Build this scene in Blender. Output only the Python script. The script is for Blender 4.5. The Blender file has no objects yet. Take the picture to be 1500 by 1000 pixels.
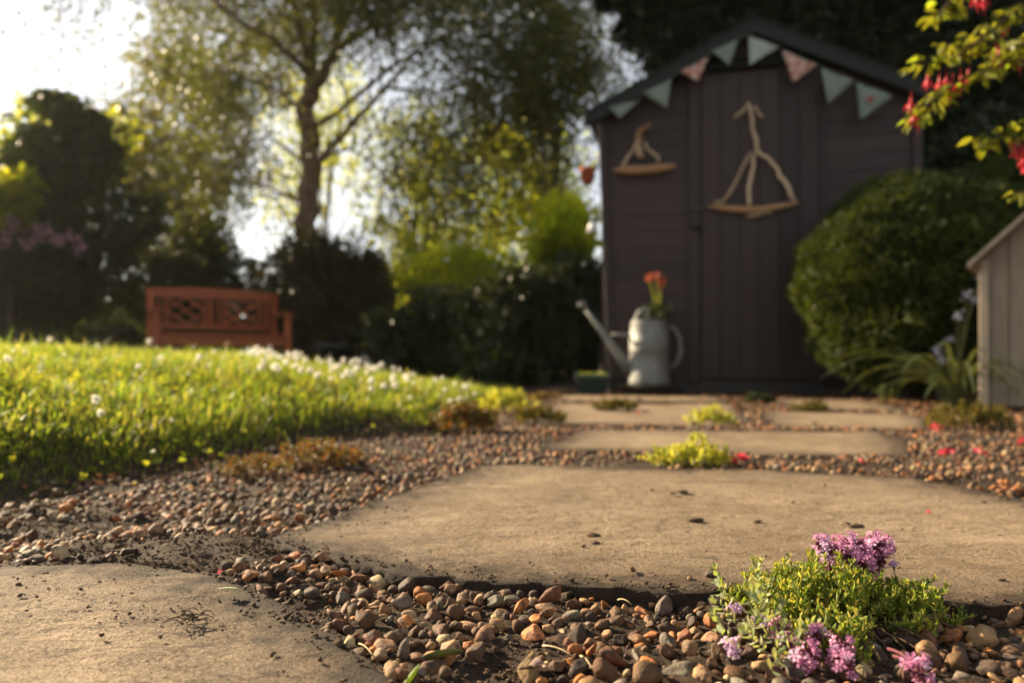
import bpy, bmesh, math, random
import numpy as np
from mathutils import Vector, Matrix, Euler

rng = np.random.default_rng(7)
random.seed(7)
SC = bpy.context.scene
COL = SC.collection
R = math.radians

# ------------------------------------------------------------------ camera, sky, sun, exposure
F = 1100.0            # focal length in photo pixels (1500 wide)
CH = 0.177            # camera height
HY = 530.0            # horizon row
cam = bpy.data.cameras.new('camera')
cam.sensor_width = 36.0
cam.lens = 36.0 * F / 1500.0
cam.shift_y = (HY - 500.0) / 1500.0
cam.clip_start = 0.01
cam.clip_end = 2000
cam.dof.use_dof = True
cam.dof.focus_distance = 0.56
cam.dof.aperture_fstop = 4.8
camo = bpy.data.objects.new('camera', cam)
camo.location = (0, 0, CH)
camo.rotation_euler = (R(90), 0, 0)
COL.objects.link(camo)
SC.camera = camo

SUN_AZ, SUN_EL = 55.0, 25.0      # degrees left of straight ahead, degrees up
SDIR = Vector((-math.sin(R(SUN_AZ)) * math.cos(R(SUN_EL)), math.cos(R(SUN_AZ)) * math.cos(R(SUN_EL)), math.sin(R(SUN_EL))))
sl = bpy.data.lights.new('sun', 'SUN')
sl.energy = 5.0
sl.angle = R(0.5)
sl.color = (1.0, 0.80, 0.54)
so = bpy.data.objects.new('sun', sl)
so.rotation_euler = (-SDIR).to_track_quat('-Z', 'Y').to_euler()
so.location = (-6, 6, 8)
COL.objects.link(so)

W = bpy.data.worlds.new('World')
SC.world = W
W.use_nodes = True
nt = W.node_tree
nt.nodes.clear()
wo = nt.nodes.new('ShaderNodeOutputWorld')
bg = nt.nodes.new('ShaderNodeBackground')
sky = nt.nodes.new('ShaderNodeTexSky')
sky.sky_type = 'NISHITA'
sky.sun_disc = False
sky.sun_elevation = R(SUN_EL)
sky.sun_rotation = R(-SUN_AZ)
sky.dust_density = 0.6
sky.air_density = 1.0
# thin bright cloud over the whole dome: the sky's own light, scattered and whitened
hs = nt.nodes.new('ShaderNodeHueSaturation')
hs.inputs['Saturation'].default_value = 0.28
hs.inputs['Value'].default_value = 1.0
tc = nt.nodes.new('ShaderNodeTexCoord')
nz = nt.nodes.new('ShaderNodeTexNoise')
nz.inputs['Scale'].default_value = 2.6
nz.inputs['Detail'].default_value = 6
nt.links.new(tc.outputs['Generated'], nz.inputs['Vector'])
cr = nt.nodes.new('ShaderNodeValToRGB')
cr.color_ramp.elements[0].position = 0.35
cr.color_ramp.elements[0].color = (0.85, 0.87, 0.9, 1)
cr.color_ramp.elements[1].position = 0.62
cr.color_ramp.elements[1].color = (1.3, 1.27, 1.22, 1)
nt.links.new(nz.outputs['Fac'], cr.inputs['Fac'])
nt.links.new(sky.outputs['Color'], hs.inputs['Color'])
mx = nt.nodes.new('ShaderNodeMix')
mx.data_type = 'RGBA'
mx.blend_type = 'MULTIPLY'
mx.inputs['Factor'].default_value = 1.0
nt.links.new(hs.outputs['Color'], mx.inputs['A'])
nt.links.new(cr.outputs['Color'], mx.inputs['B'])
nt.links.new(mx.outputs['Result'], bg.inputs['Color'])
bg.inputs['Strength'].default_value = 0.052
nt.links.new(bg.outputs['Background'], wo.inputs['Surface'])

SC.view_settings.view_transform = 'Standard'
SC.view_settings.look = 'None'
SC.view_settings.gamma = 1.0
SC.view_settings.exposure = 1.75
SC.view_settings.use_curve_mapping = False
SC.cycles.max_bounces = 6
SC.cycles.diffuse_bounces = 3
SC.cycles.glossy_bounces = 2
SC.cycles.transmission_bounces = 4
SC.cycles.caustics_reflective = False
SC.cycles.caustics_refractive = False
SC.cycles.use_denoising = True
SC.cycles.sample_clamp_indirect = 4.0

# ------------------------------------------------------------------ helpers
def P(px, py, d):
    return np.array(((px - 750) / F * d, d, CH + (HY - py) / F * d))

def G(px, py, z=0.0):
    d = (CH - z) * F / (py - HY)
    return np.array(((px - 750) / F * d, d, z))

def _hash(ix, iy, s):
    h = (ix.astype(np.int64) * 374761393 + iy.astype(np.int64) * 668265263 + s * 982451653) & 0x7fffffff
    h = ((h ^ (h >> 13)) * 1274126177) & 0x7fffffff
    h = h ^ (h >> 16)
    return (h & 0xffff) / 65535.0

def vn(x, y, s=0):
    x = np.asarray(x, float); y = np.asarray(y, float)
    ix, iy = np.floor(x), np.floor(y)
    fx, fy = x - ix, y - iy
    fx = fx * fx * (3 - 2 * fx); fy = fy * fy * (3 - 2 * fy)
    a, b = _hash(ix, iy, s), _hash(ix + 1, iy, s)
    c, d = _hash(ix, iy + 1, s), _hash(ix + 1, iy + 1, s)
    return (a + (b - a) * fx) * (1 - fy) + (c + (d - c) * fx) * fy - 0.5

def fbm(x, y, s=0, o=4):
    t, a, f = 0, 1.0, 1.0
    for k in range(o):
        t = t + a * vn(x * f, y * f, s + k * 17); a *= .5; f *= 2.03
    return t

def inpoly(x, y, poly):
    x = np.asarray(x, float); y = np.asarray(y, float)
    ins = np.zeros(x.shape, bool)
    n = len(poly)
    for i in range(n):
        x1, y1 = poly[i]; x2, y2 = poly[(i + 1) % n]
        c = (y1 > y) != (y2 > y)
        xi = x1 + (y - y1) * (x2 - x1) / ((y2 - y1) if y2 != y1 else 1e-9)
        ins ^= c & (x < xi)
    return ins

def dist(x, y, poly):
    x = np.asarray(x, float); y = np.asarray(y, float)
    best = np.full(x.shape, 1e9)
    n = len(poly)
    for i in range(n):
        x1, y1 = poly[i]; x2, y2 = poly[(i + 1) % n]
        dx, dy = x2 - x1, y2 - y1
        t = np.clip(((x - x1) * dx + (y - y1) * dy) / (dx * dx + dy * dy + 1e-12), 0, 1)
        best = np.minimum(best, np.hypot(x - x1 - t * dx, y - y1 - t * dy))
    return best

def sdist(x, y, poly):            # positive inside
    return np.where(inpoly(x, y, poly), 1, -1) * dist(x, y, poly)

def np_mesh(name, v, f, smooth=False):
    v = np.asarray(v, np.float32).reshape(-1, 3); f = np.asarray(f, np.int32)
    me = bpy.data.meshes.new(name)
    me.vertices.add(len(v)); me.vertices.foreach_set('co', v.ravel())
    k = f.shape[1]
    me.loops.add(f.size); me.loops.foreach_set('vertex_index', f.ravel())
    me.polygons.add(len(f))
    me.polygons.foreach_set('loop_start', np.arange(0, f.size, k, dtype=np.int32))
    me.polygons.foreach_set('loop_total', np.full(len(f), k, np.int32))
    me.polygons.foreach_set('use_smooth', np.full(len(f), bool(smooth)))
    me.update(calc_edges=True)
    return me

def add(name, me, mat=None, parent=None, loc=None, rot=None, scale=None, label=None, cat=None, group=None, kind=None):
    if mat is not None and me is not None and len(me.materials) == 0:
        me.materials.append(mat)
    o = bpy.data.objects.new(name, me)
    COL.objects.link(o)
    if parent is not None:
        o.parent = parent
    if loc is not None: o.location = [float(c) for c in loc]
    if rot is not None: o.rotation_euler = [float(c) for c in rot]
    if scale is not None:
        o.scale = [float(scale)] * 3 if np.isscalar(scale) else [float(c) for c in scale]
    for k, val in (('label', label), ('category', cat), ('group', group), ('kind', kind)):
        if val: o[k] = val
    return o

class MB:                          # collects triangles / quads (as triangles) into one mesh
    def __init__(s): s.v = []; s.f = []; s.n = 0
    def put(s, v, f):
        v = np.asarray(v, float).reshape(-1, 3)
        f = np.asarray(f, int)
        if f.shape[1] == 4:
            f = np.concatenate([f[:, [0, 1, 2]], f[:, [0, 2, 3]]])
        s.v.append(v); s.f.append(f + s.n); s.n += len(v)
        return s
    def mesh(s, name, smooth=False): return np_mesh(name, np.concatenate(s.v), np.concatenate(s.f), smooth)
    def box(s, x0, x1, y0, y1, z0, z1):
        v = [(x, y, z) for z in (z0, z1) for y in (y0, y1) for x in (x0, x1)]
        return s.put(v, [(0, 2, 3, 1), (4, 5, 7, 6), (0, 1, 5, 4), (2, 6, 7, 3), (0, 4, 6, 2), (1, 3, 7, 5)])
    def prism(s, poly, y0, y1):     # polygon in x,z extruded along y (counter-clockwise seen from -y)
        n = len(poly)
        v = [(x, y0, z) for x, z in poly] + [(x, y1, z) for x, z in poly]
        f = [(i, (i + 1) % n, n + (i + 1) % n, n + i) for i in range(n)]
        s.put(v, [(a, d, c, b) for a, b, c, d in f])
        t = [(0, i, i + 1) for i in range(1, n - 1)] + [(n, n + i + 1, n + i) for i in range(1, n - 1)]
        s.f.append(np.asarray(t) + s.n - len(v))
        return s
    def tube(s, pts, rad, seg=6, cap=True):
        pts = np.asarray(pts, float); n = len(pts)
        rad = np.full(n, rad) if np.isscalar(rad) else np.asarray(rad, float)
        tg = np.gradient(pts, axis=0); tg /= np.linalg.norm(tg, axis=1)[:, None] + 1e-9
        up = np.array((0.13, 0.21, 0.97)) if abs(tg[0][2]) < .9 else np.array((0.97, 0.2, 0.1))
        v = []
        a = np.arange(seg) * 2 * np.pi / seg
        for i in range(n):
            b = np.cross(tg[i], up); b /= np.linalg.norm(b) + 1e-9
            c = np.cross(b, tg[i]); up = c
            v.append(pts[i] + rad[i] * (np.cos(a)[:, None] * b + np.sin(a)[:, None] * c))
        v = np.concatenate(v)
        f = [(i * seg + j, i * seg + (j + 1) % seg, (i + 1) * seg + (j + 1) % seg, (i + 1) * seg + j) for i in range(n - 1) for j in range(seg)]
        s.put(v, f)
        if cap:
            t = [(0, j + 1, j) for j in range(1, seg - 1)] + [((n - 1) * seg, (n - 1) * seg + j, (n - 1) * seg + j + 1) for j in range(1, seg - 1)]
            s.f.append(np.asarray(t) + s.n - len(v))
        return s
    def lathe(s, prof, seg=24, c=(0, 0, 0)):
        a = np.arange(seg) * 2 * np.pi / seg
        v = np.concatenate([np.stack([c[0] + r * np.cos(a), c[1] + r * np.sin(a), np.full(seg, c[2] + z)], 1) for r, z in prof])
        f = [(i * seg + j, i * seg + (j + 1) % seg, (i + 1) * seg + (j + 1) % seg, (i + 1) * seg + j) for i in range(len(prof) - 1) for j in range(seg)]
        return s.put(v, f)

def bevelled(mb, name, w=0.004):
    me = mb.mesh(name)
    bm = bmesh.new(); bm.from_mesh(me)
    bmesh.ops.remove_doubles(bm, verts=bm.verts, dist=1e-6)
    bmesh.ops.dissolve_limit(bm, angle_limit=0.02, verts=bm.verts, edges=bm.edges)
    bmesh.ops.recalc_face_normals(bm, faces=bm.faces)
    bmesh.ops.bevel(bm, geom=list(bm.edges), offset=w, segments=1, affect='EDGES', clamp_overlap=True)
    bm.to_mesh(me); bm.free()
    return me

def bez(p0, p1, p2, n=8):
    t = np.linspace(0, 1, n)[:, None]
    p0, p1, p2 = map(np.asarray, (p0, p1, p2))
    return (1 - t) ** 2 * p0 + 2 * t * (1 - t) * p1 + t * t * p2

# ------------------------------------------------------------------ materials
def mat(name):
    m = bpy.data.materials.new(name); m.use_nodes = True
    n = m.node_tree; n.nodes.clear()
    out = n.nodes.new('ShaderNodeOutputMaterial')
    return m, n, out

def ramp(n, fac, stops, interp='LINEAR'):
    c = n.nodes.new('ShaderNodeValToRGB')
    c.color_ramp.interpolation = interp
    e = c.color_ramp.elements
    while len(e) < len(stops): e.new(0.5)
    for k, (p, col) in enumerate(stops):
        e[k].position = p; e[k].color = (*col, 1) if len(col) == 3 else col
    n.links.new(fac, c.inputs['Fac'])
    return c.outputs['Color']

def noise(n, scale, detail=4, rough=.55, coord='Object', sc=None, dist_=0):
    t = n.nodes.new('ShaderNodeTexCoord')
    z = n.nodes.new('ShaderNodeTexNoise')
    z.inputs['Scale'].default_value = scale; z.inputs['Detail'].default_value = detail; z.inputs['Roughness'].default_value = rough
    z.inputs['Distortion'].default_value = dist_
    v = t.outputs[coord]
    if sc is not None:
        mp = n.nodes.new('ShaderNodeMapping'); mp.inputs['Scale'].default_value = sc
        n.links.new(v, mp.inputs['Vector']); v = mp.outputs['Vector']
    n.links.new(v, z.inputs['Vector'])
    return z.outputs['Fac']

def mixc(n, fac, a, b, mode='MIX'):
    m = n.nodes.new('ShaderNodeMix'); m.data_type = 'RGBA'; m.blend_type = mode
    for sck, v in (('Factor', fac), ('A', a), ('B', b)):
        if hasattr(v, 'is_linked'): n.links.new(v, m.inputs[sck])
        elif sck == 'Factor': m.inputs[sck].default_value = v
        else: m.inputs[sck].default_value = (*v, 1)
    return m.outputs['Result']

def math_(n, op, a, b=None):
    m = n.nodes.new('ShaderNodeMath'); m.operation = op
    for k, v in enumerate((a, b)):
        if v is None: continue
        if hasattr(v, 'is_linked'): n.links.new(v, m.inputs[k])
        else: m.inputs[k].default_value = v
    return m.outputs[0]

def bump(n, h, strength=.5, distance=.01, nrm=None):
    b = n.nodes.new('ShaderNodeBump'); b.inputs['Strength'].default_value = strength; b.inputs['Distance'].default_value = distance
    n.links.new(h, b.inputs['Height'])
    if nrm is not None: n.links.new(nrm, b.inputs['Normal'])
    return b.outputs['Normal']

def bsdf(n, out, col, rough=.6, spec=.4, metal=0, nrm=None):
    b = n.nodes.new('ShaderNodeBsdfPrincipled')
    if hasattr(col, 'is_linked'): n.links.new(col, b.inputs['Base Color'])
    else: b.inputs['Base Color'].default_value = (*col, 1)
    if hasattr(rough, 'is_linked'): n.links.new(rough, b.inputs['Roughness'])
    else: b.inputs['Roughness'].default_value = rough
    b.inputs['Specular IOR Level'].default_value = spec
    b.inputs['Metallic'].default_value = metal
    if nrm is not None: n.links.new(nrm, b.inputs['Normal'])
    n.links.new(b.outputs[0], out.inputs['Surface'])
    return b

def leaf_mat(name, cols, trans=.45, rough=.42, tint=1.35, clump=1.2):
    m, n, out = mat(name)
    g = n.nodes.new('ShaderNodeNewGeometry')
    k = len(cols)
    c = ramp(n, g.outputs['Random Per Island'], [((i + .2) / k, col) for i, col in enumerate(cols)])
    v = noise(n, clump, 2)
    c = mixc(n, 1.0, c, ramp(n, v, [(.3, (.62, .66, .62)), (.7, (1.25, 1.2, 1.1))]), 'MULTIPLY')
    b = n.nodes.new('ShaderNodeBsdfPrincipled')
    n.links.new(c, b.inputs['Base Color']); b.inputs['Roughness'].default_value = rough
    b.inputs['Specular IOR Level'].default_value = .35
    t = n.nodes.new('ShaderNodeBsdfTranslucent')
    tcx = mixc(n, 1.0, c, (tint * 1.25, tint * 1.1, tint * .5), 'MULTIPLY')
    n.links.new(tcx, t.inputs['Color'])
    mxs = n.nodes.new('ShaderNodeMixShader'); mxs.inputs['Fac'].default_value = trans
    n.links.new(b.outputs[0], mxs.inputs[1]); n.links.new(t.outputs[0], mxs.inputs[2])
    n.links.new(mxs.outputs[0], out.inputs['Surface'])
    return m

def wood_mat(name, c0, c1, sc=(3, 40, 40), rough=.6, spec=.3, bs=.4):
    m, n, out = mat(name)
    a = noise(n, 4, 5, .6, sc=sc)
    o = n.nodes.new('ShaderNodeObjectInfo')
    f = math_(n, 'ADD', math_(n, 'MULTIPLY', a, .8), math_(n, 'MULTIPLY', o.outputs['Random'], .35))
    c = ramp(n, f, [(.25, c0), (.85, c1)])
    bsdf(n, out, c, rough, spec, nrm=bump(n, a, bs, .004))
    return m

def plain(name, c0, c1, scale=20, rough=.6, spec=.3, metal=0, bs=.2):
    m, n, out = mat(name)
    a = noise(n, scale, 5)
    bsdf(n, out, ramp(n, a, [(.3, c0), (.7, c1)]), rough, spec, metal, bump(n, a, bs, .003))
    return m

def thin(name, c0, c1, trans=.3, scale=60, rough=.6):   # petals, cloth
    m, n, out = mat(name)
    a = noise(n, scale, 3)
    g = n.nodes.new('ShaderNodeNewGeometry')
    f = math_(n, 'ADD', math_(n, 'MULTIPLY', a, .6), math_(n, 'MULTIPLY', g.outputs['Random Per Island'], .4))
    c = ramp(n, f, [(.25, c0), (.75, c1)])
    b = n.nodes.new('ShaderNodeBsdfPrincipled'); n.links.new(c, b.inputs['Base Color']); b.inputs['Roughness'].default_value = rough
    t = n.nodes.new('ShaderNodeBsdfTranslucent'); n.links.new(c, t.inputs['Color'])
    s = n.nodes.new('ShaderNodeMixShader'); s.inputs['Fac'].default_value = trans
    n.links.new(b.outputs[0], s.inputs[1]); n.links.new(t.outputs[0], s.inputs[2]); n.links.new(s.outputs[0], out.inputs['Surface'])
    return m

def soil_mat():
    m, n, out = mat('soil')
    a = noise(n, 9, 6, .65); b = noise(n, 120, 5, .7)
    c = ramp(n, math_(n, 'ADD', math_(n, 'MULTIPLY', a, .5), math_(n, 'MULTIPLY', b, .5)), [(.3, (.016, .010, .006)), (.52, (.048, .031, .019)), (.75, (.090, .060, .036))])
    nr = bump(n, b, .9, .006)
    bsdf(n, out, c, .9, .2, nrm=bump(n, noise(n, 500, 3, .7), .6, .0012, nr))
    return m

def slab_mat():
    m, n, out = mat('riven_sandstone')
    big = noise(n, 3.2, 5, .6); mid = noise(n, 22, 6, .65, dist_=.6); fine = noise(n, 520, 3, .8); grit = noise(n, 230, 3, .8)
    lay = noise(n, 9, 7, .62, sc=(1, 2.2, 1), dist_=1.4)
    base = ramp(n, math_(n, 'ADD', math_(n, 'MULTIPLY', big, .5), math_(n, 'MULTIPLY', mid, .5)), [(.3, (.23, .168, .108)), (.5, (.34, .258, .172)), (.72, (.44, .345, .240))])
    grain = ramp(n, fine, [(.36, (.55, .51, .47)), (.5, (1, 1, 1)), (.64, (1.4, 1.38, 1.32))])
    c = mixc(n, 1.0, base, grain, 'MULTIPLY')
    c = mixc(n, 1.0, c, ramp(n, grit, [(.36, (.50, .45, .41)), (.46, (1, 1, 1)), (.6, (1.16, 1.14, 1.1))]), 'MULTIPLY')
    # thin dark flaking lines and pits
    ln = ramp(n, math_(n, 'ABSOLUTE', math_(n, 'SUBTRACT', lay, .47)), [(.0, (1, 1, 1)), (.016, (0, 0, 0))])
    msk = ramp(n, noise(n, 6, 3), [(.44, (0, 0, 0)), (.56, (1, 1, 1))])
    c = mixc(n, math_(n, 'MULTIPLY', mixc(n, 1.0, ln, msk, 'MULTIPLY'), .9), c, (.085, .058, .036))
    stn = ramp(n, noise(n, 4.5, 6, .7, dist_=1), [(.42, (0, 0, 0)), (.66, (.55, .55, .55))])
    c = mixc(n, stn, c, (.13, .085, .048))
    pit = ramp(n, noise(n, 75, 4, .7), [(.60, (0, 0, 0)), (.68, (.8, .8, .8))])
    pit = mixc(n, 1.0, pit, ramp(n, noise(n, 7, 3), [(.42, (.12, .12, .12)), (.6, (1, 1, 1))]), 'MULTIPLY')
    c = mixc(n, pit, c, (.075, .05, .03))
    # soil trodden onto the rim
    at = n.nodes.new('ShaderNodeAttribute'); at.attribute_name = 'rim'
    d = math_(n, 'ADD', at.outputs['Fac'], math_(n, 'MULTIPLY', math_(n, 'SUBTRACT', noise(n, 30, 5, .7), .5), .16))
    dm = ramp(n, d, [(.0, (1, 1, 1)), (.02, (.8, .8, .8)), (.045, (.35, .35, .35)), (.12, (0, 0, 0))])
    c = mixc(n, dm, c, (.045, .030, .019))
    fl = ramp(n, lay, [(.40, (0, 0, 0)), (.41, (.25, .25, .25)), (.46, (.3, .3, .3)), (.468, (.55, .55, .55)), (.53, (.6, .6, .6)), (.54, (.9, .9, .9))])
    nr = bump(n, fl, .8, .004)
    nr = bump(n, lay, .6, .012, nr)
    nr = bump(n, grit, 1.0, .0035, nr)
    nr = bump(n, mid, .5, .006, nr)
    bsdf(n, out, c, .82, .25, nrm=bump(n, fine, 1.0, .0028, nr))
    return m

def pebble_mat(name, src):
    m, n, out = mat(name)
    if src == 'object':
        o = n.nodes.new('ShaderNodeObjectInfo'); col = o.outputs['Color']
    else:
        o = n.nodes.new('ShaderNodeAttribute'); o.attribute_name = 'tone'; col = o.outputs['Color']
    t = n.nodes.new('ShaderNodeTexCoord')
    g = n.nodes.new('ShaderNodeNewGeometry')
    def nz_(sc_, det):
        z = n.nodes.new('ShaderNodeTexNoise'); z.inputs['Scale'].default_value = sc_; z.inputs['Detail'].default_value = det; z.inputs['Roughness'].default_value = .65
        n.links.new(g.outputs['Position'], z.inputs['Vector']); return z.outputs['Fac']
    a, b = nz_(160, 4), nz_(900, 4)
    c = mixc(n, 1.0, col, ramp(n, a, [(.3, (.55, .5, .46)), (.55, (1, 1, 1)), (.75, (1.35, 1.3, 1.2))]), 'MULTIPLY')
    c = mixc(n, 1.0, c, ramp(n, b, [(.3, (.75, .72, .7)), (.7, (1.2, 1.2, 1.2))]), 'MULTIPLY')
    c = mixc(n, ramp(n, nz_(75, 5), [(.50, (0, 0, 0)), (.62, (.85, .85, .85))]), c, (.05, .033, .021))
    bsdf(n, out, c, ramp(n, a, [(.3, (.55, .55, .55)), (.7, (.85, .85, .85))]), .3, nrm=bump(n, b, .55, .0010, bump(n, a, .7, .0025)))
    return m

M = {}
M['soil'] = soil_mat()
M['slab'] = slab_mat()
M['crumb'] = plain('soil_crumb', (.045, .028, .018), (.115, .076, .046), 300, .95, .2, bs=.6)
M['pebble'] = pebble_mat('pebble', 'object')
M['gravel'] = pebble_mat('gravel', 'attribute')
M['shed'] = wood_mat('brown_stained_boards', (.022, .0145, .0135), (.054, .035, .032), sc=(2.5, 30, 30), rough=.55)
M['shed_v'] = wood_mat('brown_stained_planks', (.022, .0145, .0135), (.053, .0345, .0315), sc=(30, 30, 2.5), rough=.55)
M['felt'] = plain('roof_felt', (.007, .010, .008), (.016, .021, .017), 60, .9)
M['barge'] = wood_mat('dark_green_barge', (.006, .009, .007), (.013, .019, .015))
M['iron'] = plain('dark_iron', (.010, .009, .008), (.03, .024, .02), 80, .5, .5)
M['drift'] = wood_mat('driftwood', (.20, .13, .075), (.74, .56, .37), sc=(30, 30, 9), rough=.85, bs=1.0)
M['drift_dark'] = wood_mat('rusty_driftwood', (.13, .06, .028), (.50, .29, .145), sc=(5, 40, 40), rough=.85, bs=1.0)
M['zinc'] = plain('galvanised_zinc', (.15, .155, .145), (.29, .29, .265), 14, .65, .4, .35)
M['bench'] = wood_mat('red_brown_stain', (.17, .038, .010), (.47, .110, .026), sc=(3, 25, 25), rough=.45, bs=.2)
M['greenp'] = plain('dark_green_plastic', (.010, .028, .022), (.016, .040, .03), 10, .4)
M['terra'] = plain('terracotta', (.30, .075, .03), (.42, .12, .05), 20, .8)
M['darkpot'] = plain('dark_glazed_pot', (.012, .012, .013), (.03, .03, .03), 12, .35)
M['grey_wood'] = wood_mat('weathered_grey_timber', (.16, .125, .09), (.36, .30, .225), sc=(25, 25, 2), rough=.85)
M['bark'] = plain('tree_bark', (.035, .024, .016), (.12, .085, .055), 14, .9, bs=.8)
M['birch'] = plain('pale_brown_bark', (.07, .042, .026), (.21, .14, .09), 9, .85, bs=.7)
M['twig'] = plain('twig_bark', (.05, .03, .018), (.11, .07, .04), 60, .85)
M['rope'] = plain('dark_twine', (.05, .05, .04), (.10, .1, .08), 80, .9)
M['white'] = plain('white_enamel', (.6, .6, .58), (.75, .75, .73), 20, .4)

# ------------------------------------------------------------------ plan of the ground
def gp(lst): return [tuple(G(a, b)[:2]) for a, b in lst]
SLABS = {
    'near_left': [(-.445, .655), (-.33, .668), (-.255, .640), (-.215, .600), (-.165, .548), (-.107, .474), (-.064, .415), (-.02, .30), (.03, .16), (-.6, .12), (-.95, .35), (-.80, .60)],
    'middle': [(-.248, .752), (-.17, .683), (-.10, .645), (-.025, .612), (.07, .592), (.165, .580), (.27, .560), (.375, .543), (.50, .535), (.66, .60), (.70, .75), (.665, .93), (.62, 1.14), (.45, 1.22), (.20, 1.275), (-.035, 1.305), (-.12, 1.10)],
    'second': [(.062, 1.523), (.30, 1.47), (.52, 1.44), (.74, 1.405), (.86, 1.62), (.94, 1.92), (.60, 1.945), (.18, 1.955), (.11, 1.72)],
    'third': [(.125, 2.12), (.38, 2.09), (.60, 2.06), (.78, 2.5), (.93, 3.12), (.55, 3.2), (.15, 3.25), (.12, 2.7)],
    'fourth': [(.70, 2.06), (.92, 2.01), (1.10, 1.96), (1.26, 2.25), (1.36, 2.56), (1.10, 2.66), (.90, 2.68), (.80, 2.4)],
    'far_left': [(.15, 3.42), (.6, 3.36), (.95, 3.30), (1.05, 3.8), (.7, 3.95), (.2, 4.0)],
    'far_right': [(1.10, 2.86), (1.45, 2.75), (1.62, 3.3), (1.5, 3.55), (1.15, 3.6)],
}
EDGE = [(-.95, .80)] + [tuple(G(a, b)[:2]) for a, b in ((0, 722), (130, 702), (230, 688), (330, 668), (430, 650), (540, 640), (630, 640), (700, 615), (722, 596))] + [(.04, 3.6), (.10, 4.6), (-.2, 9), (-14, 12), (-16, .5)]
LAWN = EDGE

def lawn_h(x, y):
    s = sdist(x, y, LAWN)
    sp = np.maximum(s, 0)
    h = .208 * (1 - np.exp(-sp / .52)) + .012 * np.clip(sp / .12, 0, 1)
    fall = np.clip((np.asarray(y) - 2.6) / 1.8, 0, 1); fall = fall * fall * (3 - 2 * fall)
    return h * (1 - fall * .8), s

def gz(x, y, fine=True):
    x = np.asarray(x, float); y = np.asarray(y, float)
    h, s = lawn_h(x, y)
    z = -.0125 + .006 * fbm(x * 9, y * 9, 3, 3)
    # soil heaped between the near slabs
    for cx, cy, r, a in ((-.285, .70, .085, .019), (-.19, .635, .045, .012), (-.40, .72, .09, .012), (.18, .595, .05, .004)):
        z = z + a * np.exp(-((x - cx) ** 2 + (y - cy) ** 2) / r ** 2)
    z = z + .012 * np.clip((y - .9) / .8, 0, 1) * np.exp(-np.maximum(y - 2.2, 0) / .8)
    inl = np.clip((s + .03) / .06, 0, 1)
    z = z * (1 - inl) + (h - .005 + .02 * fbm(x * 5, y * 5, 9, 3)) * inl
    if fine:
        z = z + .006 * fbm(x * 60, y * 60, 5, 4) * (1 - inl * .5)
    return z

ALLS = list(SLABS.values())
def slab_d(x, y):
    d = np.full(np.asarray(x).shape, -1e9)
    for p in ALLS: d = np.maximum(d, sdist(x, y, p))
    return d

# ------------------------------------------------------------------ ground sheet
def axis(segs):
    out = []
    for a, b, st in segs: out += list(np.arange(a, b, st))
    return np.array(out)
def build_ground():
    xs = axis([(-120, -60, 30), (-60, -12, 6), (-12, -3, .6), (-3, -1.1, .06), (-1.1, -.62, .012), (-.62, .75, .0045), (.75, 1.1, .012), (1.1, 3, .06), (3, 12, .6), (12, 60, 6), (60, 121, 30)])
    ys = axis([(-60, -3, 8), (-3, .2, .16), (.2, .34, .012), (.34, .95, .0045), (.95, 1.35, .011), (1.35, 3, .03), (3, 6, .1), (6, 16, .6), (16, 60, 5), (60, 200, 20)])
    X, Y = np.meshgrid(xs, ys)
    Z = gz(X, Y)
    sd = slab_d(X, Y)
    Z = np.where(sd > .012, np.minimum(Z, -.03), Z)
    Z = np.where((np.abs(X) > 13) | (Y > 14) | (Y < -1), 0.0, Z)
    nx, ny = len(xs), len(ys)
    i = (np.arange(ny - 1)[:, None] * nx + np.arange(nx - 1)[None]).ravel()
    me = np_mesh('ground', np.stack([X, Y, Z], -1).reshape(-1, 3), np.stack([i, i + 1, i + nx + 1, i + nx], 1), True)
    add('ground', me, M['soil'], kind='structure', label='dark bare garden soil under the gravel and planting')
build_ground()

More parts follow.
